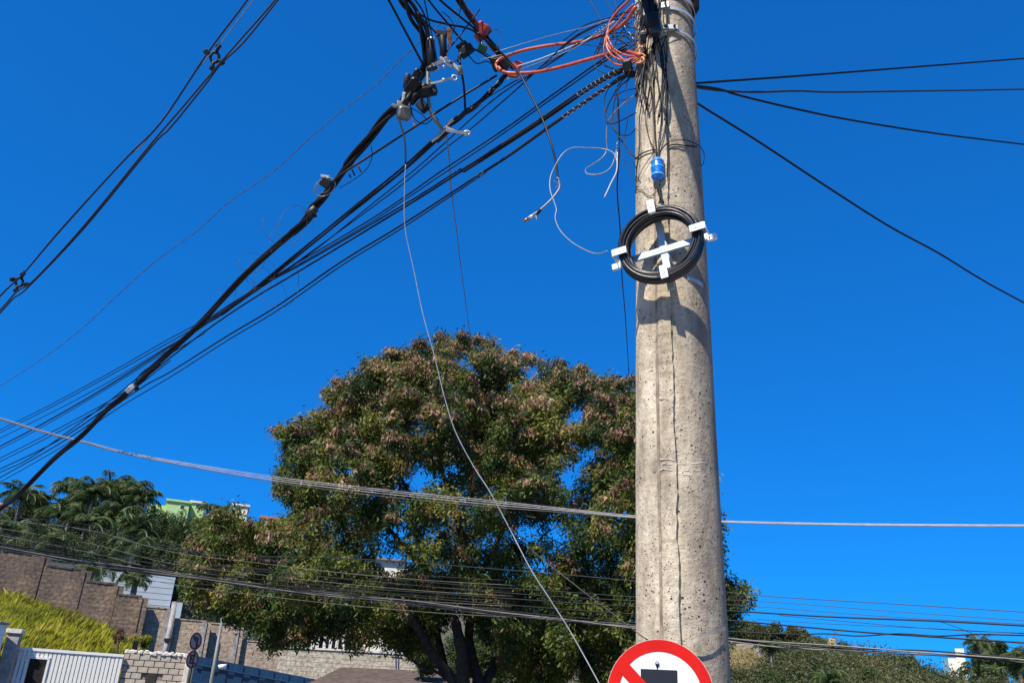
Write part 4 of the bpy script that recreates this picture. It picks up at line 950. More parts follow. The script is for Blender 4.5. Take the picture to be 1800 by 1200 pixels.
# blue splice closure
BM = PP(1156, 298, .035); nb_ = (BM-POLE); nb_.z = 0; nb_.normalize(); xx = Vector((0, 0, 1)).cross(nb_); M = Matrix((xx, Vector((0, 0, 1)), nb_)).transposed().to_4x4(); M.translation = BM; s = pxm(1156, 298, 4.2)
bs = thing('splice_closure', 'bright blue plastic splice hanging on the pole above the coil', 'cable splice', BM)
m_ = MB(); hh = 46*s; m_.tube([M @ Vector((0, z, 0)) for z in (-hh*.5, -hh*.42, -hh*.2, hh*.2, hh*.42, hh*.5)], [.018, .032, .037, .037, .031, .02], 12); m_.build('blue_body', BLUP, bs, True)
m_ = MB()
for z in (-hh*.3, hh*.05, hh*.33): m_.tube([M @ Vector((0, z-.004, 0)), M @ Vector((0, z+.004, 0))], .039, 12)
m_.build('tape_ring', mat('pale_blue_tape', (.12, .4, .8), .3), bs, True)

# ------------------------------------------------------------------ cables
def wire(label, pts, r, mat_=RUB, d0=None, d1=None, cat='cable', name='cable', group=None, seg=6, sides=7, world=False):
    w_ = smooth_pts(pts if world else route(pts, d0, d1), seg)
    m_ = MB(); m_.tube(w_, r, sides); o = m_.build(name, mat_, None, True); return tag(o, label, cat, group)
# right hand wires, attached behind the pole
wire('upper black wire running right from the pole, rising to the picture edge', [(1200, 148, 4.3), (1300, 141, 4.6), (1440, 131, 5.2), (1620, 117, 6.2), (1800, 103, 7.6), (2100, 80, 12)], .0078)
wire('black wire with pale taped lengths running level to the right edge', [(1200, 150, 4.3), (1262, 159, 4.55), (1330, 162, 4.75), (1400, 160, 5), (1470, 162, 5.3), (1620, 160, 6.2), (1800, 157, 7.6), (2100, 150, 12)], .0075, RUBM)
wire('black wire falling gently to the right edge from below the taped one', [(1200, 149, 4.3), (1260, 156, 4.5), (1300, 168, 4.7), (1400, 192, 5.1), (1500, 212, 5.6), (1640, 234, 6.4), (1800, 254, 7.8), (2100, 290, 12)], .0075)
wire('black wire slanting steeply down to the lower right edge', [(1200, 165, 4.3), (1232, 186, 4.45), (1330, 247, 4.7), (1450, 326, 5.2), (1560, 396, 5.8), (1650, 445, 6.4), (1720, 488, 7), (1800, 532, 7.8), (2100, 690, 12)], .0072)
# spacer line, upper left
SPL = dict(group='spaced line conductors at upper left')
wire('upper left conductor of the spaced line at the top left', [(520, -120), (435, 0), (366, 92), (283, 215), (217, 283), (110, 400), (40, 482), (0, 520), (-120, 645)], .012, RUBM, 8, 16, **SPL)
wire('thin bare messenger running just right of the upper left conductor', [(540, -120), (446, 0), (388, 76), (352, 116), (300, 190), (250, 255), (217, 284), (112, 400), (42, 480), (2, 520), (-120, 650)], .006, GREYC, 8.2, 16.2, **SPL)
wire('left conductor of the closely spaced right pair at the top left', [(570, -110), (484, 0), (420, 73), (376, 124), (320, 190), (264, 255), (145, 400), (60, 492), (30, 512), (0, 545), (-100, 650)], .0115, RUBM, 8, 16, **SPL)
wire('right conductor of the closely spaced right pair at the top left', [(575, -110), (488, 1), (428, 75), (389, 112), (360, 150), (300, 224), (266, 258), (147, 402), (50, 504), (24, 524), (0, 550), (-100, 658)], .0115, RUBM, 8.1, 16.1, **SPL)
def spacer(label, pts, d, k):
    c = (sum(p[0] for p in pts)/4, sum(p[1] for p in pts)/4); M = frame(*c, d); s = pxm(*c, d)
    t = thing('line_spacer', label, 'line spacer', M.translation, 'diamond spacers on the upper left line')
    L_ = [Vector(((x-c[0])*s, (c[1]-y)*s, 0)) for x, y in pts]
    m_ = MB(); n_ = 16; rr = 9*k*s
    m_.tube([M @ Vector((rr*math.cos(2*math.pi*i/n_), rr*1.15*math.sin(2*math.pi*i/n_), 0)) for i in range(n_+1)], 3.0*k*s, 6, cap=False); m_.build('ring', BLKP, t, True)
    for v in L_:
        m_ = MB(); m_.tube([M @ (v.normalized()*rr), M @ v], [3.4*k*s, 3.6*k*s], 7)
        m_.build('arm', BLKP, t, True)
        m_ = MB(); m_.box(M @ T4(v) @ Matrix.Rotation(R(50), 4, 'Z'), 11*k*s, 7*k*s, 12*k*s, bev=.01)
        vv = v+v.normalized()*8*k*s+Vector((0, 3*k*s, 0)); m_.tube([M @ v, M @ (v+v.normalized()*5*k*s), M @ vv], [3*k*s, 2.2*k*s, .8*k*s], 6); m_.build('clamp', BLKP, t)
spacer('larger diamond spacer on the line at the top left', [(363, 92), (384, 82), (390, 110), (373, 120)], 9.6, .85)
spacer('smaller diamond spacer on the line at the left picture edge', [(22, 491), (40, 482), (46, 500), (28, 510)], 14.8, .72)
# twisted bare messenger
tw = route([(-60, 712), (0, 678), (60, 640), (135, 585), (200, 525), (270, 462), (350, 403), (400, 357), (480, 302), (545, 242), (600, 196), (660, 150), (720, 90), (800, 20), (850, -25)], 15, 6)
tw = smooth_pts(tw, 16); m_ = MB()
for ph_ in (0, math.pi):
    m_.tube([p+Vector((math.cos(i*.9+ph_), 0, math.sin(i*.9+ph_)))*.0018 for i, p in enumerate(tw)], .0034, 5)
tag(m_.build('twisted_wire', mat('dark_grey_wire', (.06, .07, .08), .5), None, True), 'thin twisted pale grey wire crossing the sky diagonally above the thick cable', 'wire')
# thick black multiplex cable
TH = [(-60, 950), (0, 894), (28, 874), (85, 815), (136, 772), (181, 727), (232, 682), (300, 617), (360, 560), (433, 480), (493, 427), (540, 384), (553, 362), (577, 337), (600, 305), (633, 262), (673, 213), (707, 178), (743, 127), (750, 83), (740, 48), (723, 20), (707, -8), (690, -60)]
cen = smooth_pts(route(TH, 12.5, 4.6), 12)
tc_ = thing('thick_black_cable', 'thick bundled black power cable rising from the lower left to the top', 'power cable', cen[0])
nC = len(cen)
for k in range(3):
    pts = []
    for i, p in enumerate(cen):
        f = i/nC; a = i*.11+k*2.094; spread = .013+(.012*max(0, math.sin(f*math.pi*5))**2 if f > .45 else 0)+(.010 if f > .62 else 0)
        T = (cen[min(i+1, nC-1)]-cen[max(i-1, 0)]).normalized(); n1 = T.cross(Vector((0, 1, .2))).normalized(); n2 = T.cross(n1)
        pts.append(p+(n1*math.cos(a)+n2*math.sin(a))*spread)
    m_ = MB(); m_.tube(pts, .0145, 9); m_.build('strand', RUB, tc_, True)
m_ = MB(); m_.tube([p+Vector((0, 0, .001*math.sin(i))) for i, p in enumerate(cen)], .012, 7); m_.build('messenger_core', RUB, tc_, True)
def blob(label, x, y, d, parts, name='cable_clamp', cat='clamp', group=None):
    """hardware: parts = (partname, material, kind, dx, dy, w, h, t, ang) in pixels around (x, y)"""
    t = thing(name, label, cat, P(x, y, d), group)
    for nm, mt_, kd, dx, dy, w_, h_, tt, an in parts:
        M = frame(x+dx, y+dy, d, an, yaw=random.uniform(-20, 20), tilt=random.uniform(-12, 12)); s = pxm(x, y, d); m_ = MB()
        if kd == 'box': m_.box(M, w_*s, h_*s, tt*s, bev=min(w_, h_, tt)*s*.14)
        elif kd == 'cyl': m_.tube([M @ Vector((0, -h_*s/2, 0)), M @ Vector((0, -h_*s*.46, 0)), M @ Vector((0, h_*s*.46, 0)), M @ Vector((0, h_*s/2, 0))], [w_*s*.4, w_*s/2, w_*s/2, w_*s*.4], 12)
        elif kd == 'cone': m_.tube([M @ Vector((0, -h_*s/2, 0)), M @ Vector((0, h_*s/2, 0))], [w_*s/2, w_*s*.25], 12)
        elif kd == 'ring':
            m_.tube([M @ Vector((w_*s/2*math.cos(q*math.pi/10), h_*s/2*math.sin(q*math.pi/10), 0)) for q in range(21)], tt*s/2, 6, cap=False)
        m_.build(nm, mt_, t, kd != 'box')
    return t
blob('pale clamp gripping the thick cable low on the left', 233, 682, 7.9, [('clamp_body', GALV, 'box', -4, 1, 14, 9, 14, 40), ('bolt', BLKP, 'cyl', 6, -1, 8, 10, 8, 30)])
blob('grey box clamp with a white wire loop on the thick cable', 575, 323, 5.7, [('box_body', BLKP, 'box', 0, 0, 20, 17, 18, -35), ('top_plate', GALV, 'box', -3, -11, 15, 5, 14, -8), ('wire_loop', GREYC, 'ring', -4, 6, 40, 28, 2.0, 35), ('inner_loop', GREYC, 'ring', -6, 5, 24, 20, 1.6, 20)])
blob('dark taped joint on the thick cable below the grey clamp', 548, 372, 5.9, [('wrap', RUBM, 'cyl', 0, 0, 15, 20, 8, -48), ('tie', BLKP, 'box', 5, 8, 8, 5, 6, 20)], 'taped_joint', 'joint')
blob('grey terminal box hanging under the thick cable junction', 708, 196, 4.95, [('box_body', GRYP, 'box', 2, 4, 23, 20, 26, -3), ('lid', GALV, 'box', -3, -9, 30, 4, 30, -3), ('side_bracket', WHITEM, 'box', 1, -23, 5, 20, 10, -8), ('hook', GALV, 'box', -4, -16, 12, 4, 8, 0), ('hanging_rod', GALV, 'cyl', 17, 8, 1.5, 26, 2, 12), ('rod_nut', GALV, 'cyl', 20, 21, 5, 7, 5, 10)], 'terminal_box', 'terminal box')
blob('cluster of black wedge connectors on the thick cable above the grey box', 735, 155, 4.85, [
    ('connector', BLKP, 'box', -8, -2, 30, 20, 26, 50), ('connector', BLKP, 'box', 12, 8, 28, 17, 22, 8), ('connector', RUBM, 'cyl', -20, -12, 11, 26, 10, -10), ('connector', BLKP, 'box', 8, 32, 20, 17, 16, -50),
    ('connector', RUB, 'cyl', 0, 10, 15, 44, 14, -40), ('connector', RUBM, 'box', 24, 2, 16, 22, 14, 15), ('connector', BLKP, 'cone', -18, 18, 12, 24, 12, -25), ('bolt', GALV, 'cyl', -12, -14, 5, 6, 5, 30), ('bolt', GALV, 'cyl', 20, -14, 4, 6, 4, 30), ('grip', RUB, 'box', -2, -22, 14, 20, 16, -30)], 'connector_cluster', 'connectors')
blob('left one of two upright black splice sleeves', 758, 97, 4.8, [('sleeve', BLKP, 'cyl', 0, 0, 15, 52, 10, 3), ('cap', GALV, 'cyl', 0, -27, 13, 5, 10, 3), ('collar', RUBM, 'cyl', 0, 24, 17, 7, 10, 3)], 'splice_sleeve', 'splice', 'black splice sleeves by the thick cable')
blob('right one of two upright black splice sleeves', 779, 84, 4.85, [('sleeve', BLKP, 'cyl', 0, 0, 13, 44, 10, 6), ('cap', RUBM, 'box', -3, -24, 20, 8, 14, -8), ('collar', GALV, 'cyl', 2, 20, 14, 5, 10, 6)], 'splice_sleeve', 'splice', 'black splice sleeves by the thick cable')
blob('silver bolted clamp under the splice sleeves', 776, 110, 4.8, [('jaw', GALV, 'box', -6, 2, 22, 6, 10, 20), ('jaw', GALV, 'box', 6, -4, 18, 5, 10, -30), ('bolt', GALV, 'cyl', 10, 3, 5, 18, 5, 60), ('bolt', BLKP, 'cyl', -14, 8, 5, 14, 5, 80), ('eye', GALV, 'ring', -10, 10, 10, 8, 2, 0), ('nut', GALV, 'cyl', 4, 8, 6, 5, 6, 0)], 'bolted_clamp')
blob('silver angled clamp to the right of the splice sleeves', 800, 118, 4.85, [('jaw', GALV, 'box', 0, 0, 24, 6, 9, -42), ('tail', GRYP, 'cyl', 9, 6, 9, 16, 9, 10), ('nut', GALV, 'cyl', -8, -8, 5, 6, 5, 40)], 'angled_clamp')
blob('small silver chain link hanging level below the splice sleeves', 782, 141, 4.8, [('link', GALV, 'box', -14, 4, 22, 3.5, 4, 10), ('link', GALV, 'box', 4, -1, 20, 3.5, 4, 18), ('end_eye', GALV, 'ring', 17, -4, 9, 9, 3, 0), ('link', GALV, 'cyl', -2, 0, 5, 6, 5, 30)], 'chain_link', 'chain')
blob('black insulator clamp between the two cable bundles', 818, 88, 4.9, [('body', BLKP, 'box', 2, 2, 26, 12, 20, 35), ('top', BLKP, 'box', -6, -8, 20, 6, 16, 30), ('stem', BLKP, 'cyl', -10, 13, 6, 18, 6, -15), ('face', GRYP, 'box', -2, -2, 8, 8, 12, 35)], 'insulator', 'insulator')
blob('orange tag hanging beside the splice sleeves', 790, 64, 4.9, [('tag_plate', COPP, 'box', 0, 0, 7, 29, 2, 3)], 'orange_tag', 'tag')
blob('dark red connector box on the upper cable bundle', 848, 54, 5.0, [('body', REDP, 'box', 0, 0, 23, 24, 22, -38), ('screws', WHITEM, 'box', -13, -8, 2.5, 22, 4, 25), ('flange', REDP, 'box', -6, 12, 16, 10, 14, -50)], 'red_connector', 'connector')
blob('small green terminal with a silver screw', 848, 86, 5.0, [('body', GRNP, 'box', 0, 0, 16, 13, 12, -20), ('screw', GALV, 'cyl', 0, -8, 9, 3, 6, -10)], 'green_terminal', 'terminal')
blob('bright red plastic fitting inside the orange cable loop', 910, 116, 5.0, [('body', REDB, 'box', 0, 0, 14, 15, 10, -25), ('foot', ORANGE, 'box', -8, 16, 18, 8, 10, -10)], 'red_fitting', 'fitting')
blob('black clamp at the left end of the orange cable loop', 872, 112, 5.05, [('body', BLKP, 'box', 0, 0, 16, 26, 16, 20), ('body', RUBM, 'box', 16, 2, 18, 14, 12, -40), ('nut', GALV, 'cyl', 22, 4, 6, 6, 6, 0), ('hook', GALV, 'box', 24, 24, 12, 3, 4, 50)], 'black_clamp')
blob('silver cut cable end sticking out below the grey curved duct', 803, 232, 4.9, [('lug', GALV, 'box', 0, 0, 38, 5, 6, -8), ('eye', GALV, 'ring', 18, 2, 10, 7, 4, 0), ('lug', GALV, 'box', -10, -4, 20, 4, 5, -25)], 'cut_end', 'cable end')
blob('silver wrapped grip where the lower bundle meets the duct', 775, 236, 5.0, [('grip', GALV, 'cyl', 0, 0, 8, 26, 8, -50), ('grip', GALV, 'cyl', -8, 6, 5, 22, 5, -50), ('grip', BLKP, 'cyl', 4, 4, 6, 30, 5, -48)], 'wrapped_grip', 'grip')
blob('black and silver clamps where the left cables reach the pole', 1104, 120, 4.25, [('clamp_body', BLKP, 'box', 0, 0, 16, 22, 30, 10), ('bolt', GALV, 'cyl', 0, -2, 5, 18, 5, 80), ('bolt', GALV, 'cyl', -2, 8, 4, 14, 4, 70), ('clamp_body', BLKP, 'box', 4, 10, 14, 12, 20, -10)], 'pole_clamp')
# upper cables
UC = dict(group=None)
wire('straight black cable slanting from the top edge to the thick cable junction', [(640, -80, 4.2), (683, 0, 4.5), (716, 62, 4.7), (747, 120, 4.85)], .0085)
wire('black cable running from the top edge down behind the dark insulator', [(700, -80, 4.3), (753, 0, 4.6), (790, 45, 4.8), (817, 76, 4.9), (853, 98, 5), (885, 122, 5.05)], .007)
wire('black cable from the top edge joining the red box bundle', [(720, -60, 4.4), (773, 0, 4.7), (833, 50, 4.95), (862, 80, 5.0), (890, 106, 5.1)], .0085)
wire('black cable arching from the thick cable over to the long hanging lead', [(733, 22, 4.65), (755, 35, 4.7), (787, 43, 4.75), (827, 52, 4.8), (855, 72, 4.85), (885, 97, 4.9), (910, 124, 4.9), (932, 165, 4.85), (953, 208, 4.8), (968, 250, 4.75), (977, 285, 4.75), (981, 318, 4.75)], .0075)
wire('short black cable crossing from upper right to the right splice sleeve', [(843, 17, 4.9), (812, 58, 4.85), (783, 93, 4.85)], .0055)
wire('short black cable feeding the top of the splice sleeves', [(735, 25, 4.6), (750, 42, 4.7), (764, 56, 4.75), (768, 64, 4.75)], .006)
wire('thin black wire dropping from the insulator to the lower bundle', [(806, 100, 4.9), (812, 130, 4.9), (816, 160, 4.95), (818, 200, 5.0)], .0085)
wire('grey curved plastic duct below the connector cluster', [(752, 120, 4.85), (752, 165, 4.85), (757, 196, 4.88), (766, 213, 4.9), (778, 228, 4.95)], .013, GRYP)
wire('thin dark wire tying the connector cluster to the duct', [(722, 190, 4.9), (737, 198, 4.9), (752, 212, 4.95)], .003)
# brown/black upper bundle as one thing with strands
def bundle(label, pts, n, spread, r, mats, name='cable_bundle', cat='cable bundle', d0=None, d1=None, twist=.25, seg=8, group=None, wob=0, grow=1.0):
    c = smooth_pts(route(pts, d0, d1), seg); t = thing(name, label, cat, c[0], group)
    for k in range(n):
        m_ = MB(); q = []
        for i, p in enumerate(c):
            T = (c[min(i+1, len(c)-1)]-c[max(i-1, 0)]).normalized(); n1 = T.cross(Vector((0, 1, .3))).normalized(); n2 = T.cross(n1); a = i*twist+k*6.283/n
            sp_ = spread*(1+wob*math.sin(i*.37+k*2.1))*(grow+(1-grow)*i/len(c)); q.append(p+(n1*math.cos(a)+n2*math.sin(a))*sp_)
        m_.tube(q, [r*(grow+(1-grow)*i/len(q)) for i in range(len(q))], 7); m_.build('strand', mats[k % len(mats)], t, True)
    return t
bundle('brown and black bundle coming down from the top edge to the orange loop', [(770, -70, 4.5), (807, 0, 4.8), (833, 38, 4.95), (860, 74, 5.05), (884, 102, 5.1), (905, 120, 5.1)], 4, .016, .010, [RUBB, RUB, REDP, RUBB])
bundle('ragged black bundle slanting down left from the orange loop', [(890, 130, 5.1), (868, 155, 5.1), (835, 186, 5.1), (800, 212, 5.1), (776, 236, 5.1)], 4, .012, .008, [RUB, RUBM, RUBB, RUB], wob=.4)
bundle('tight triple of black cables running down left from the grey duct', [(776, 236, 5.1), (710, 297, 5.5), (650, 345, 5.9), (600, 384, 6.3), (507, 460, 7.2), (443, 513, 7.9), (390, 552, 8.5)], 3, .014, .0085, [RUB], twist=.06)
# the fan of wires from the pole to the lower left
FG = 'fan of black wires from the pole to the lower left'
fan = [
 ('topmost wire of the fan where it reaches the left edge', [(390, 548, 8.5), (300, 594, 9.6), (200, 651, 11), (85, 713, 12.5), (0, 755, 14), (-80, 795, 15.5)], .0055),
 ('second wire from the top of the fan at the left edge', [(390, 550, 8.5), (300, 600, 9.6), (200, 656, 11), (85, 718, 12.5), (0, 760, 14), (-80, 801, 15.5)], .0055),
 ('faint third wire from the top of the fan at the left edge', [(395, 551, 8.5), (300, 606, 9.6), (200, 666, 11), (110, 715, 12.3), (0, 770, 14), (-80, 810, 15.5)], .005),
 ('heavier upper wire of the fan crossing the white cables', [(450, 507, 7.6), (380, 555, 8.5), (300, 608, 9.5), (170, 690, 11.3), (65, 750, 13), (0, 784, 14), (-80, 826, 15.5)], .009),
 ('thin wire hugging the underside of the heavier upper wire', [(450, 510, 7.6), (300, 612, 9.5), (170, 694, 11.3), (65, 755, 13), (0, 789, 14), (-80, 832, 15.5)], .005),
 ('middle wire of the fan passing under the pale clamp', [(360, 585, 8.8), (255, 650, 10), (221, 687, 10.6), (108, 750, 12.3), (0, 805, 14), (-80, 846, 15.5)], .006),
 ('wire just below the middle wire of the fan', [(300, 633, 9.4), (221, 692, 10.6), (108, 756, 12.3), (0, 811, 14), (-80, 851, 15.5)], .006),
 ('third wire from the bottom of the fan at the left edge', [(813, 300, 5.6), (710, 365, 6.1), (520, 480, 7.4), (443, 526, 7.9), (373, 573, 8.7), (300, 628, 9.6), (198, 709, 11), (100, 775, 12.5), (0, 824, 14), (-80, 862, 15.5)], .008),
 ('wire that runs with the pair into the middle of the fan', [(810, 297, 5.6), (710, 360, 6.1), (533, 463, 7.2), (450, 507, 7.9), (373, 556, 8.7), (300, 612, 9.6), (198, 700, 11), (60, 800, 13.2), (0, 830, 14), (-80, 870, 15.5)], .007),
 ('upper one of the two lowest fan wires', [(853, 300, 5.4), (710, 393, 6.1), (600, 460, 6.7), (487, 538, 7.5), (400, 590, 8.3), (300, 653, 9.6), (243, 685, 10.3), (120, 770, 12.2), (0, 839, 14), (-80, 882, 15.5)], .0075),
 ('lowest and thinner wire of the fan', [(853, 304, 5.4), (710, 399, 6.1), (600, 467, 6.7), (487, 546, 7.5), (400, 598, 8.3), (300, 662, 9.6), (200, 722, 11), (120, 778, 12.2), (0, 847, 14), (-80, 890, 15.5)], .0055),
 ('thin wire between the tight triple and the fan pair', [(1040, 60, 4.5), (985, 100, 4.7), (933, 133, 4.9), (900, 152, 5.0), (850, 190, 5.2), (780, 253, 5.5), (727, 300, 5.8), (650, 362, 6.2), (553, 440, 7), (460, 505, 7.9), (400, 545, 8.4)], .005),
 ('second thin wire slanting from the pole tangle to the fan', [(1060, 40, 4.45), (1000, 75, 4.65), (905, 160, 5.1), (833, 222, 5.4), (777, 266, 5.6), (700, 330, 6), (600, 404, 6.7), (500, 476, 7.4), (440, 517, 8)], .005),
 ('upper wire of the thin pair passing under the hanging lead', [(1100, 80, 4.3), (1043, 116, 4.6), (953, 180, 5), (880, 232, 5.3), (777, 300, 5.7), (710, 347, 6.1), (633, 397, 6.6), (507, 471, 7.4), (450, 505, 7.9)], .006),
 ('lower wire of the thin pair passing under the hanging lead', [(1100, 84, 4.3), (1045, 121, 4.6), (953, 186, 5), (880, 238, 5.3), (777, 307, 5.7), (710, 352, 6.1), (633, 402, 6.6), (507, 475, 7.4), (450, 508, 7.9)], .005),
 ('thin wire from the orange loop that crosses above the hanging lead', [(1000, 74, 4.7), (940, 126, 4.95), (900, 146, 5.0), (800, 177+30, 5.3), (780, 226, 5.35)], .0045)]
for lb, pts, r_ in fan: wire(lb, pts, r_, RUB, group=FG, sides=6)
wire('black cable from the ragged bundle down to the grey box clamp', [(873, 133, 5.1), (800, 177, 5.15), (720, 229, 5.3), (660, 268, 5.5), (607, 302, 5.6), (575, 328, 5.7)], .0085)
bundle('thick pair of cables with white spiral grips reaching the pole from the left', [(1106, 118, 4.28), (1060, 140, 4.45), (1017, 167, 4.6), (953, 211, 4.9), (880, 258, 5.2), (813, 300, 5.55)], 3, .013, .0085, [RUB, RUBM, RUB], twist=.04)
bundle('lower pair of cables reaching the pole from the left', [(1108, 128, 4.3), (1083, 143, 4.4), (1017, 187, 4.6), (960, 227, 4.85), (900, 270, 5.15), (853, 301, 5.4)], 2, .007, .0075, [RUB, RUBM], twist=.02)
def spiral(label, pts, r, wr, mat_, pitch=10):
    c = smooth_pts(route(pts), 14); m_ = MB(); q = []
    for i, p in enumerate(c):
        T = (c[min(i+1, len(c)-1)]-c[max(i-1, 0)]).normalized(); n1 = T.cross(Vector((0, 1, .3))).normalized(); n2 = T.cross(n1); a = i*1.25
        q.append(p+(n1*math.cos(a)+n2*math.sin(a))*r)
    m_.tube(q, wr, 5); return tag(m_.build('spiral_grip', mat_, None, True), label, 'cable grip', 'spiral grips near the pole')
spiral('upper pale spiral grip on the thick pair near the pole', [(1085, 126, 4.33), (1060, 140, 4.43), (1040, 152, 4.5), (1017, 167, 4.58)], .0195, .0024, GREYC)
spiral('lower pale spiral grip on the lower pair near the pole', [(1075, 148, 4.4), (1045, 168, 4.5), (1017, 187, 4.58), (990, 206, 4.68)], .0135, .0024, GREYC)
spiral('small pale spiral grip on the thin wires left of the tangle', [(1040, 64, 4.45), (1052, 55, 4.42), (1068, 44, 4.38)], .010, .003, GREYC)
wire('pale grey wire from the red fitting to the tangle', [(906, 118, 5), (950, 104, 4.85), (1000, 84, 4.65), (1040, 66, 4.5), (1080, 38, 4.35)], .0055, SILC)
wire('second pale wire just under the first from the red fitting', [(912, 124, 5), (960, 106, 4.8), (1008, 86, 4.6), (1050, 60, 4.45)], .004, GREYC)
wire('fine pale wire arching from the green terminal to the pole tangle', [(870, 92, 5), (930, 74, 4.9), (980, 60, 4.7), (1030, 48, 4.5), (1070, 34, 4.4)], .003, GREYC)
wire('fine pale wire below the fine arching one', [(868, 104, 5), (905, 92, 4.9), (840, 106, 5.0)], .0025, GREYC)
# orange loop
wire('upper run of the thick orange cable loop', [(884, 127, 5.0), (874, 120, 5.02), (873, 111, 5.02), (884, 102, 5.0), (920, 89, 4.9), (967, 80, 4.8), (1004, 76, 4.7), (1041, 68, 4.55), (1072, 57, 4.45), (1098, 40, 4.3), (1118, 12, 4.2)], .0125, ORANGE, name='orange_cable', group='orange cables')
wire('lower run of the thick orange cable loop', [(876, 118, 4.98), (884, 126, 4.97), (900, 129, 4.95), (943, 127, 4.85), (990, 117, 4.7), (1048, 101, 4.5), (1083, 92, 4.4), (1108, 92, 4.3), (1126, 98, 4.2)], .0125, ORANGE, name='orange_cable', group='orange cables')
oc = [
 ('orange strand rising steeply to the top of the pole', [(1068, 62), (1072, 40), (1088, 18), (1106, 0), (1118, -25)], .009),
 ('orange strand crossing the steep one toward the pole', [(1070, 58), (1085, 42), (1100, 22), (1114, 8)], .008),
 ('orange strand looping down left of the pole', [(1070, 55), (1066, 78), (1074, 96), (1092, 106), (1114, 103), (1126, 94)], .008),
 ('orange strand curving under to the pole', [(1064, 66), (1062, 92), (1074, 108), (1092, 115), (1112, 111), (1124, 104)], .006),
 ('orange strand hanging straight below the crossing', [(1067, 62), (1076, 82), (1088, 92), (1108, 99), (1130, 96)], .007),
 ('outer orange strand on the left of the tangle', [(1102, 5), (1080, 26), (1070, 46), (1066, 64), (1070, 82), (1090, 100), (1102, 112)], .0065),
 ('short orange strand close to the pole', [(1116, 14), (1106, 30), (1094, 44), (1082, 52)], .0065)]
for lb, pts, r_ in oc: wire(lb, [(x, y, 4.42-(x-1060)*.003) for x, y in pts], r_, ORANGE, name='orange_cable', group='orange cables')
for lb, pts in [('frayed pale orange end upper strand', [(1112, 96), (1120, 88), (1128, 82), (1132, 90)]), ('frayed pale orange end lower strand', [(1110, 92), (1122, 94), (1134, 98), (1126, 104)]), ('curled red orange end against the pole', [(1114, 106), (1124, 100), (1132, 104), (1128, 110), (1118, 112)])]:
    wire(lb, [PP(x, y, .05) for x, y in pts], .006, ORANGE2, world=True, name='orange_cable', group='orange cables')
# tangle of black leads left of the pole
tang = [
 ('black lead looping left of the pole under the orange strands', [(1118, 60), (1080, 66), (1056, 78), (1044, 100), (1050, 122), (1072, 130), (1100, 126)], .0035),
 ('black lead looping wide around the orange crossing', [(1110, 40), (1078, 50), (1062, 76), (1058, 110), (1080, 122), (1112, 118)], .003),
 ('black wire dropping from the top edge past the orange strands', [(1025, -20), (1048, 20), (1066, 52), (1088, 70), (1118, 88)], .004),
 ('second black wire dropping from the top edge', [(1052, -20), (1070, 10), (1086, 34), (1106, 66), (1122, 90)], .003),
 ('black wire rising from the thin pair to the pole top', [(960, 110), (1000, 72), (1040, 48), (1080, 36), (1116, 30)], .004),
 ('black wire under the upper orange run', [(950, 118), (1000, 90), (1050, 66), (1090, 58), (1120, 64)], .0035),
 ('black wire arcing above the upper orange run', [(990, 72), (1030, 44), (1070, 32), (1104, 22), (1122, 4)], .004),
 ('thin dark lead below the orange loop', [(1006, 78), (1040, 80), (1060, 84), (1090, 78), (1118, 72)], .0025),
 ('black lead hanging in a narrow loop left of the pole', [(1108, 130), (1090, 146), (1080, 164), (1068, 188), (1064, 210), (1074, 218), (1092, 212), (1118, 198)], .0038),
 ('black lead curling to the pole below the clamps', [(1112, 134), (1094, 148), (1082, 166), (1084, 174), (1098, 176), (1118, 166)], .003),
 ('black lead hooking back to the pole', [(1118, 156), (1098, 160), (1084, 168), (1082, 174)], .003),
 ('black lead slanting down to the pole edge', [(1086, 150), (1078, 190), (1078, 218), (1092, 246), (1108, 268), (1120, 280)], .004),
 ('thin wire hanging below the clamps and back to the pole', [(1090, 150), (1084, 200), (1090, 262), (1096, 280), (1104, 290), (1108, 302), (1118, 318)], .0025),
 ('thin blue grey wire inside the orange loops', [(1110, 38), (1090, 60), (1100, 84), (1112, 96)], .0025),
 ('short pale wire inside the orange loops', [(1096, 44), (1106, 58), (1114, 70)], .003)]
for lb, pts, r_ in tang: wire(lb, [(x, y, 4.30+max(0, (1112-x))*.003) for x, y in pts], r_, SILC if 'pale' in lb else RUB, group='black leads tangled beside the pole', sides=6)
rgt = np.random.default_rng(4)
LBC = ['fine dark curl of wire %s the orange tangle by the pole' % w for w in ('at the top left of', 'in the middle of', 'hugging the pole beside', 'at the lower left of', 'crossing the upper strands of', 'hanging lowest in', 'widest of those around', 'narrowest of those in', 'nearest the pole top above')]
for k in range(9):
    cx, cy = 1095+rgt.uniform(-18, 14), 62+rgt.uniform(-34, 40); a0 = rgt.uniform(0, 6.28); rx, ry = rgt.uniform(12, 30), rgt.uniform(12, 34)
    pts = [(cx+rx*math.cos(a0+q*.8), cy+ry*math.sin(a0+q*.8), 4.30+q*.01) for q in range(7)]
    wire('fine dark wire curl %s among the orange strands by the pole' % ('centred high' if cy < 45 else 'centred low' if cy > 75 else 'centred midway') if False else LBC[k], pts, .0022, RUB, group='fine curled wires in the tangle', sides=5, name='fine_wire', cat='wire')
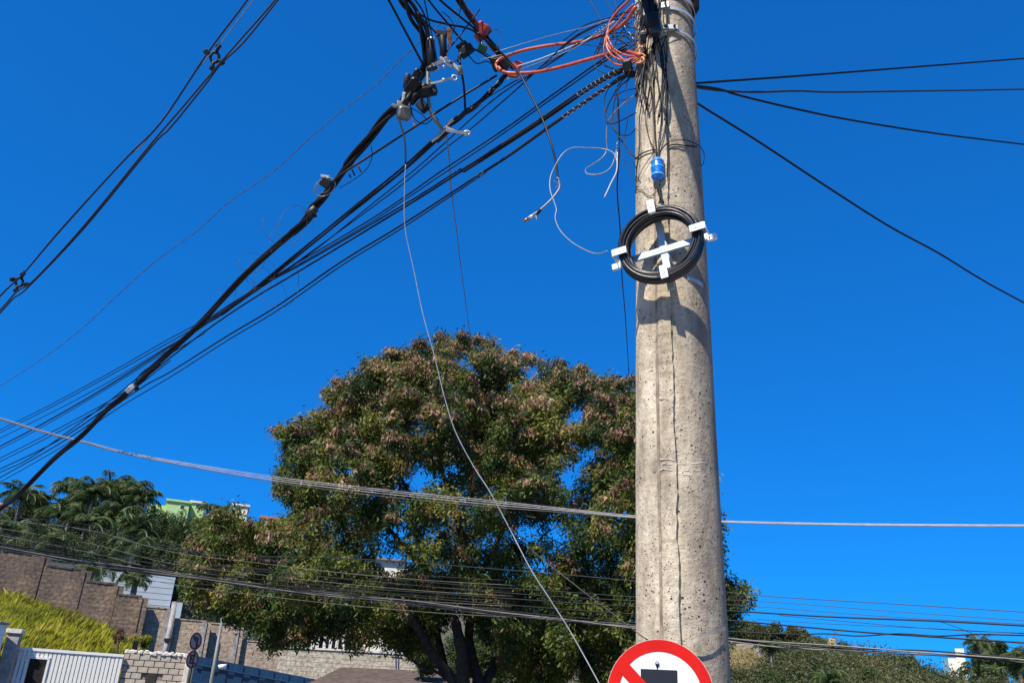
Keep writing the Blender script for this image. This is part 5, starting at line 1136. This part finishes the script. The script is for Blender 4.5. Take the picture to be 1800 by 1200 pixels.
# leads lying on the pole
onp = [
 ('heavy black lead down the front of the pole', [(1146, -20), (1150, 40), (1148, 90), (1149, 140), (1150, 190), (1152, 240), (1156, 278)], .014, .006),
 ('black lead crossing from left edge to the blue splice', [(1128, -10), (1126, 60), (1136, 120), (1146, 170), (1150, 220), (1154, 262), (1157, 280)], .02, .004),
 ('black lead bowing left down the pole', [(1140, 30), (1133, 100), (1131, 160), (1124, 210), (1124, 260), (1119, 300), (1118, 340)], .02, .0035),
 ('thin black lead bowing right down the pole', [(1150, 60), (1164, 110), (1174, 150), (1172, 190), (1168, 230), (1160, 258), (1157, 278)], .03, .003),
 ('dark lead running down the seam', [(1166, 70), (1172, 130), (1173, 190), (1174, 240), (1175, 290), (1174, 330)], .012, .0028),
 ('lead wrapped across the pole above the blue splice', [(1117, 280), (1128, 270), (1145, 264), (1160, 262), (1172, 257), (1188, 254), (1202, 256), (1225, 258)], .012, .0042),
 ('thin wire curving over the right edge of the pole', [(1158, 268), (1175, 250), (1200, 246), (1222, 252), (1234, 262), (1238, 274), (1236, 288), (1232, 292)], .02, .0025),
 ('black lead from the upper clamp down to the splice', [(1144, 50), (1138, 90), (1143, 150), (1134, 200), (1140, 240), (1150, 262), (1155, 280)], .024, .003),
 ('right hand lead joining above the splice', [(1152, 100), (1158, 160), (1163, 200), (1158, 250), (1158, 280)], .03, .0032),
 ('thin wire sagging below the splice on the left', [(1118, 334), (1128, 334), (1136, 342), (1146, 344), (1154, 336)], .01, .0022),
 ('thin lead slanting from the left edge to the splice', [(1120, 320), (1128, 300), (1138, 284), (1150, 268)], .015, .0022),
 ('thick short lead from the splice into the coil', [(1157, 318), (1159, 334), (1162, 346), (1166, 356)], .05, .007),
 ('second short lead from the splice into the coil', [(1155, 318), (1156, 336), (1160, 348), (1158, 358)], .055, .004),
 ('diagonal wire under the steel band', [(1192, 51), (1176, 60), (1160, 70), (1140, 86), (1128, 96)], .03, .003)]
for lb, pts, off, r_ in onp: wire(lb, [PP(x, y, off) for x, y in pts], r_, RUB, world=True, group='leads lying on the pole', sides=6)
ORD = ['first', 'second', 'third', 'fourth', 'fifth', 'sixth', 'seventh', 'eighth', 'ninth', 'tenth']
for k in range(9):
    x = 1120+k*6+rgt.uniform(-2, 2); pts = [PP(min(1172, max(1118, x+rgt.uniform(-12, 12))), y, .015+rgt.uniform(0, .05)) for y in (-20, 25, 60, 100, 135+5*k, 170+6*k)]
    wire(ORD[k]+' short black lead from the left, hanging on the upper part of the pole', pts, .0042 if k % 3 else .007, RUB, world=True, group='short leads on the upper pole', sides=6)
# bundle of leads coming down towards the pole from overhead and behind the photographer
bd = Vector((-.36, -.93, .10)); b0 = PP(1140, 48, .02)
up_pts = [b0, PP(1146, 30, .03), PP(1140, 4, .05), PP(1132, -22, .06)]
last = up_pts[-1]; up_pts += [last+bd*.25, last+bd*.6, last+bd*1.2, last+bd*2.5, last+bd*5+Vector((0, 0, .4)), last+bd*9+Vector((0, 0, 1.2))]
cc = smooth_pts(up_pts, 5); tb = thing('overhead_bundle', 'thick black bundle of leads bent over the top left of the pole', 'cable bundle', cc[0])
for k in range(5):
    m_ = MB(); q = []
    for i, p in enumerate(cc):
        a = k*1.2566+i*.12; T = (cc[min(i+1, len(cc)-1)]-cc[max(i-1, 0)]).normalized(); n1 = T.cross(Vector((1, 0, 0))).normalized(); n2 = T.cross(n1)
        q.append(p+(n1*math.cos(a)+n2*math.sin(a))*.026)
    m_.tube(q, .017, 8); m_.build('strand', RUB, tb, True)
blob('black taped bulge on the upper left face of the pole', 1147, 42, 4.08, [('wrap', BLKP, 'cyl', 0, 0, 26, 34, 20, 14), ('tape_end', RUBM, 'cyl', 4, 14, 20, 12, 14, 8), ('cable_tie', RUBM, 'cyl', -2, -8, 28, 3, 20, 14)], 'taped_bulge', 'joint')
blob('grey black fitting on the left of the pole at the orange strands', 1131, 68, 4.15, [('body', BLKP, 'box', 0, 0, 11, 15, 16, 0), ('cap', GRYP, 'cyl', 0, -9, 12, 6, 10, 0)], 'pole_fitting', 'fitting')

for lb, pts, r_ in [
 ('black loop drooping between the splice sleeves and the insulator', [(768, 60, 4.75), (782, 108, 4.8), (806, 104, 4.85), (814, 84, 4.9)], .004),
 ('black wire from the top edge to the bolted clamp', [(742, -20, 4.6), (752, 30, 4.7), (763, 80, 4.75), (768, 108, 4.8)], .005),
 ('black wire hugging the right side of the thick cable at the top', [(712, -20, 4.5), (742, 18, 4.65), (754, 60, 4.75), (756, 118, 4.85)], .006),
 ('black wire crossing below the red box toward the green terminal', [(790, -20, 4.7), (826, 28, 4.85), (842, 66, 4.95), (852, 92, 5.0), (872, 104, 5.05)], .004),
 ('curled black wire end above the orange tag', [(776, 20, 4.75), (790, 32, 4.78), (798, 48, 4.8), (788, 56, 4.82), (778, 46, 4.82)], .003),
 ('black jumper bowing below the connector cluster', [(720, 176, 4.9), (728, 208, 4.9), (748, 218, 4.92), (766, 206, 4.92), (774, 226, 4.95)], .0035),
 ('black jumper from the insulator over to the orange loop clamp', [(822, 96, 4.92), (838, 112, 4.95), (856, 108, 5.0), (870, 118, 5.02)], .0045),
 ('thin black wire leaning from the top edge past the sleeves', [(818, -20, 4.8), (806, 30, 4.82), (792, 70, 4.85), (784, 104, 4.85)], .003),
 ('loose black wire hooking off the red box', [(858, 60, 5.0), (872, 52, 5.0), (882, 66, 5.0), (876, 84, 5.0), (888, 100, 5.05)], .003)]:
    wire(lb, pts, r_, RUB, sides=6, group='jumper wires in the junction tangle')
for lb, pts, r_ in [
 ('black lead forming a wide loop low left of the pole', [(1116, 118), (1094, 136), (1072, 152), (1062, 178), (1066, 206), (1082, 232), (1104, 238), (1118, 226)], .0032),
 ('black lead dropping beside the wide loop', [(1108, 122), (1100, 160), (1104, 204), (1098, 246), (1110, 276), (1120, 300)], .0028),
 ('black arc above the orange crossing by the pole', [(1120, 26), (1098, 22), (1080, 34), (1068, 50), (1056, 72), (1050, 96)], .0035),
 ('black arc below the orange crossing by the pole', [(1118, 92), (1096, 74), (1076, 70), (1058, 80), (1052, 98), (1066, 116)], .0030),
 ('black lead running along the steep orange strand', [(1104, -6), (1084, 16), (1072, 40), (1062, 66), (1056, 90), (1062, 112), (1084, 124)], .0032),
 ('black lead poking up left of the pole head', [(1120, 50), (1104, 46), (1090, 30), (1082, 8), (1078, -15)], .0035),
 ('thin black lead bridging to the thin pair', [(1118, 76), (1096, 92), (1070, 104), (1044, 116)], .003),
 ('black lead ending in a hook under the clamps', [(1112, 128), (1104, 142), (1092, 148), (1084, 140), (1090, 132)], .003)]:
    wire(lb, [(x, y, 4.24+max(0, (1112-x))*.004) for x, y in pts], r_, RUB, sides=6, group='black leads tangled beside the pole')
# hanging leads
HGp = None
wire('black upper part of the long drop wire below the grey terminal box', [(701, 209, 4.95), (708, 232, 4.95), (712, 255, 4.95), (713, 288, 4.96)], .0065)
bun = [(713, 288, 4.96), (711, 333, 4.97), (712, 400, 4.98), (727, 473, 4.98), (743, 550, 4.96), (763, 623, 4.93), (780, 693, 4.9), (800, 757, 4.85), (833, 820, 4.8), (860, 862, 4.75), (893, 923, 4.7), (933, 1000, 4.6), (967, 1053, 4.55), (1003, 1110, 4.5), (1053, 1200, 4.4), (1100, 1290, 4.3)]
wire('long pale grey wire hanging from the cable junction down across the tree', bun, .0031, GREYC, name='drop_wire')
wire('thin dark wire splitting from the long pale wire toward the sign', [(893, 923, 4.7), (920, 950, 4.6), (947, 977, 4.5), (1027, 1040, 4.35), (1080, 1080, 4.24), (1125, 1115, 4.17), (1143, 1128, 4.165), (1152, 1150, 4.17)], .0026, RUBM, name='drop_wire')
wire('dark wire dropping straight from the cut cable end into the tree', [(785, 237, 5.2), (790, 283, 5.8), (793, 333, 6.6), (802, 400, 8), (810, 467, 10), (827, 597, 15), (838, 700, 18)], .0065, GREYC, name='drop_wire')
wire('dark wire hanging beside the coil down to the tree top', [(1086, 170, 4.6), (1089, 250, 4.8), (1085, 333, 5.2), (1090, 400, 5.8), (1093, 480, 6.8), (1100, 567, 9), (1106, 663, 13), (1112, 760, 18)], .0055, RUBM, name='drop_wire')
wire('silvery wire looping left of the pole', [(1116, 167, 4.3), (1098, 181, 4.35), (1080, 198, 4.4), (1068, 218, 4.45), (1066, 245, 4.48), (1067, 262, 4.5), (1060, 276, 4.5), (1044, 288, 4.52), (1030, 297, 4.55), (1033, 306, 4.55), (1055, 306, 4.52), (1074, 294, 4.5), (1083, 268, 4.5), (1085, 250, 4.5)], .0040, GREYC, name='looped_wire')
wire('long silvery wire curving from the pole down to the left clip of the coil', [(1086, 290, 4.45), (1079, 270, 4.47), (1060, 262, 4.5), (1030, 260, 4.5), (1007, 260, 4.5), (992, 268, 4.5), (980, 284, 4.5), (968, 310, 4.5), (967, 333, 4.48), (973, 352, 4.45), (978, 368, 4.42), (976, 384, 4.4), (984, 404, 4.36), (1003, 424, 4.3), (1030, 440, 4.2), (1050, 446, 4.15), (1068, 441, 4.1)], .0036, GREYC, name='looped_wire')
wire('short cut white wire end pointing down left', [(1085, 268, 4.45), (1084, 300, 4.45), (1074, 322, 4.45), (1062, 348, 4.45)], .0042, WHITEC, name='cut_wire')
ce = thing('hanging_connector', 'cable end with two metal plugs hanging at the end of the long black lead', 'connector', P(982, 325, 4.75))
m_ = MB(); m_.tube(smooth_pts([P(980, 312, 4.75), P(984, 328, 4.75), P(978, 340, 4.75), P(966, 354, 4.75), P(947, 371, 4.76), P(930, 382, 4.77)], 6), .0075, 8); m_.build('lead', GREYC, ce, True)
for i, (xa, ya, xb, yb, r_, mt_) in enumerate([(950, 369, 941, 377, .012, BLKP), (938, 379, 929, 384, .013, GALV), (929, 384, 920, 389, .010, mat('brass', (.35, .22, .12), .4, .8))]):
    m_ = MB(); m_.tube([P(xa, ya, 4.76), P(xb, yb, 4.77)], r_, 10); m_.build('plug', mt_, ce, True)
m_ = MB()
for a, b_ in (((980, 322), (973, 317)), ((982, 326), (976, 330)), ((942, 378), (943, 385))): m_.tube([P(*a, 4.75), P(*b_, 4.74)], .0025, 5)
m_.build('copper_strands', COPP, ce)
blob('small ladder shaped cable tie beside the thick cable', 648, 283, 5.5, [('rung', BLKP, 'box', -27, 20, 2.5, 12, 3, 25), ('rung', BLKP, 'box', -16, 14, 2.5, 12, 3, 25), ('rung', BLKP, 'box', -33, 26, 2.5, 8, 3, 25)], 'ladder_tie', 'cable tie')
wire('thin black loop hanging off the thick cable above the grey clamp', [(652, 256, 5.4), (654, 275, 5.45), (646, 295, 5.5), (630, 310, 5.55), (612, 322, 5.6), (596, 330, 5.65)], .0035)
# fine coiled wires
fw = [((500, 390), 38, 40, 3.6, 5.9), ((520, 405), 30, 44, 3.3, 6.0), ((497, 425), 22, 34, 2.4, 6.2), ((442, 462), 22, 18, 5.2, 6.7), ((458, 480), 26, 26, 5.6, 6.7), ((462, 492), 14, 22, 5.0, 6.8), ((430, 500), 16, 14, 4.2, 7.0), ((400, 515), 14, 12, 4.4, 7.2), ((470, 520), 34, 30, 2.6, 6.9)]
for i, ((cx, cy), rx, ry, turns_, d) in enumerate(fw):
    a0 = rgt.uniform(0, 6.28); n_ = int(turns_*3); pts = [(cx+rx*math.cos(a0+q*.45)*(1+.05*math.sin(q)), cy+ry*math.sin(a0+q*.45), d+.01*q) for q in range(n_)]
    wire(['largest', 'second largest, looser', 'downward opening', 'round pale', 'dense round', 'narrow upright', 'small lower', 'lowest and smallest', 'wide trailing'][i]+' hair thin wire curl around the thick cable', pts, .0016, RUBM, group='hair thin curls on the thick cable', sides=4, seg=4, name='fine_wire', cat='wire')
wire('hair thin wire hanging between the lower fan wires', [(508, 452, 7), (523, 475, 7.1), (524, 500, 7.2), (520, 522, 7.2), (500, 540, 7.3), (470, 535, 7.4), (455, 520, 7.5)], .0022, RUBM, sides=4, name='fine_wire', cat='wire')

# white cables crossing behind the pole
WG = 'pale cables sagging across behind the pole'
basew = [(-120, 695), (0, 734), (75, 757), (150, 776), (250, 800), (450, 836), (560, 851), (700, 868), (870, 885), (1000, 897), (1118, 908), (1272, 916), (1500, 921), (1800, 923), (1950, 921)]
offs = [[0, 0, 0, 0, 0, -3, -4, -5, -5, -3, -2, -1, -1, -1, -1], [0, 1, 1, 1, 1, 0, -1, -2, -2, -1, 0, 0, 0, 0, 0], [1, 2, 2, 2, 3, 3, 3, 2, 2, 1, 1, 1, 1, 1, 1], [2, 3, 3, 3, 4, 6, 7, 7, 6, 4, 2, 2, 2, 2, 2]]
for k, (of, lb) in enumerate(zip(offs, ['top cable of the pale set sagging across the whole picture', 'second cable from the top of the pale sagging set', 'second cable from the bottom of the pale sagging set', 'bottom cable of the pale set sagging across the whole picture'])):
    wire(lb, [(x, y+o_) for (x, y), o_ in zip(basew, of)], .0044, WHITEC if k < 3 else TANC, 11+k*.05, 13+k*.05, group=WG, sides=6)
# lower wires along the street
LG = 'street wires crossing low in front of the tree'
low = [
 ('highest thin wire crossing low in front of the palms and tree', [(-60, 880), (33, 901), (127, 927), (180, 941), (240, 955), (317, 967), (400, 977), (560, 971+8), (693, 986), (927, 1004), (1118, 1021), (1325, 1045), (1560, 1060), (1800, 1075), (1900, 1081)], .0055, RUBM),
 ('faint wire below the highest right hand wire', [(-60, 925), (133, 962), (300, 984), (433, 998), (560, 1003), (793, 1026), (1000, 1040), (1118, 1048), (1330, 1056), (1560, 1073), (1800, 1090), (1900, 1096)], .004, RUBM),
 ('second faint wire crossing below the highest one', [(-60, 930), (133, 968), (300, 992), (560, 1012), (793, 1034), (1000, 1049), (1118, 1055), (1310, 1064), (1560, 1083), (1800, 1096), (1900, 1102)], .004, RUBM),
 ('heavy wire emerging right of the pole below the tree tip', [(-60, 945), (0, 955), (300, 1001), (560, 1028), (760, 1042), (900, 1052), (1118, 1066), (1285, 1073), (1450, 1083), (1650, 1091), (1800, 1099), (1900, 1104)], .0105, RUB),
 ('thin branch wire sagging from the heavy wire on the right', [(1370, 1081), (1560, 1098), (1680, 1107), (1800, 1112), (1900, 1117)], .004, RUBM),
 ('faint lower wire right of the pole', [(1330, 1088), (1480, 1097), (1640, 1104), (1800, 1113), (1900, 1118)], .0035, RUBM),
 ('heavy wire below it slanting down to the right edge', [(-60, 952), (300, 1012), (560, 1034), (760, 1052), (1000, 1071), (1118, 1079), (1285, 1090), (1500, 1109), (1630, 1118), (1800, 1129), (1900, 1136)], .0105, RUB),
 ('wavy wire running almost level right of the pole', [(-60, 948), (300, 1008), (560, 1037), (760, 1060), (1000, 1084), (1118, 1094), (1285, 1109), (1400, 1114), (1450, 1113), (1510, 1117), (1580, 1113), (1650, 1117), (1720, 1114), (1800, 1116), (1900, 1116)], .009, RUB),
 ('thin diagonal wire dropping toward the lower right corner', [(1650, 1091), (1680, 1101), (1715, 1115), (1760, 1131), (1800, 1145), (1860, 1165)], .004, RUBM)]
for lb, pts, r_, mt_ in low: wire(lb, pts, r_, mt_, 14, 12.5, group=LG, sides=6)
bundle('heavy bundle of black wires crossing lowest in front of the tree', [(x, y, 13.6-.0006*x) for x, y in [(-80, 947), (0, 962), (150, 988), (300, 1009), (400, 1023), (560, 1043), (700, 1057), (860, 1075), (1000, 1090), (1118, 1103), (1285, 1123), (1450, 1138), (1630, 1148), (1800, 1158), (1950, 1167)]], 4, .030, .010, [RUBM, TANC, RUB, TANC], twist=.09, wob=.5, group=LG, grow=.55)  # dull strands put the light grey highlights into the sheath colour
fl = [(907, 935, 982), (914, 943, 990), (921, 955, 1001), (928, 964, 1009), (934, 972, 1018), (940, 978, 1027), (952, 992, 1037), (964, 1000, 1046), (948, 985, 1032)]
for k, (a, b_, c) in enumerate(fl):
    wire(['topmost', 'second from the top', 'third from the top', 'fourth from the top', 'middle', 'fourth from the bottom', 'second from the bottom', 'bottom', 'third from the bottom'][k]+' thin dull wire of the set before the left hillside', [(-60, a-12), (0, a), (150, b_-14+k), (300, b_+26), (450, (b_+c)/2+22), (600, c+16), (760, c+30), (900, c+38)], .0038, TANC if k % 2 else RUBM, 13.8+k*.08, 13.2+k*.08, group='thin wires before the left hillside', sides=5, name='street_wire', cat='wire')
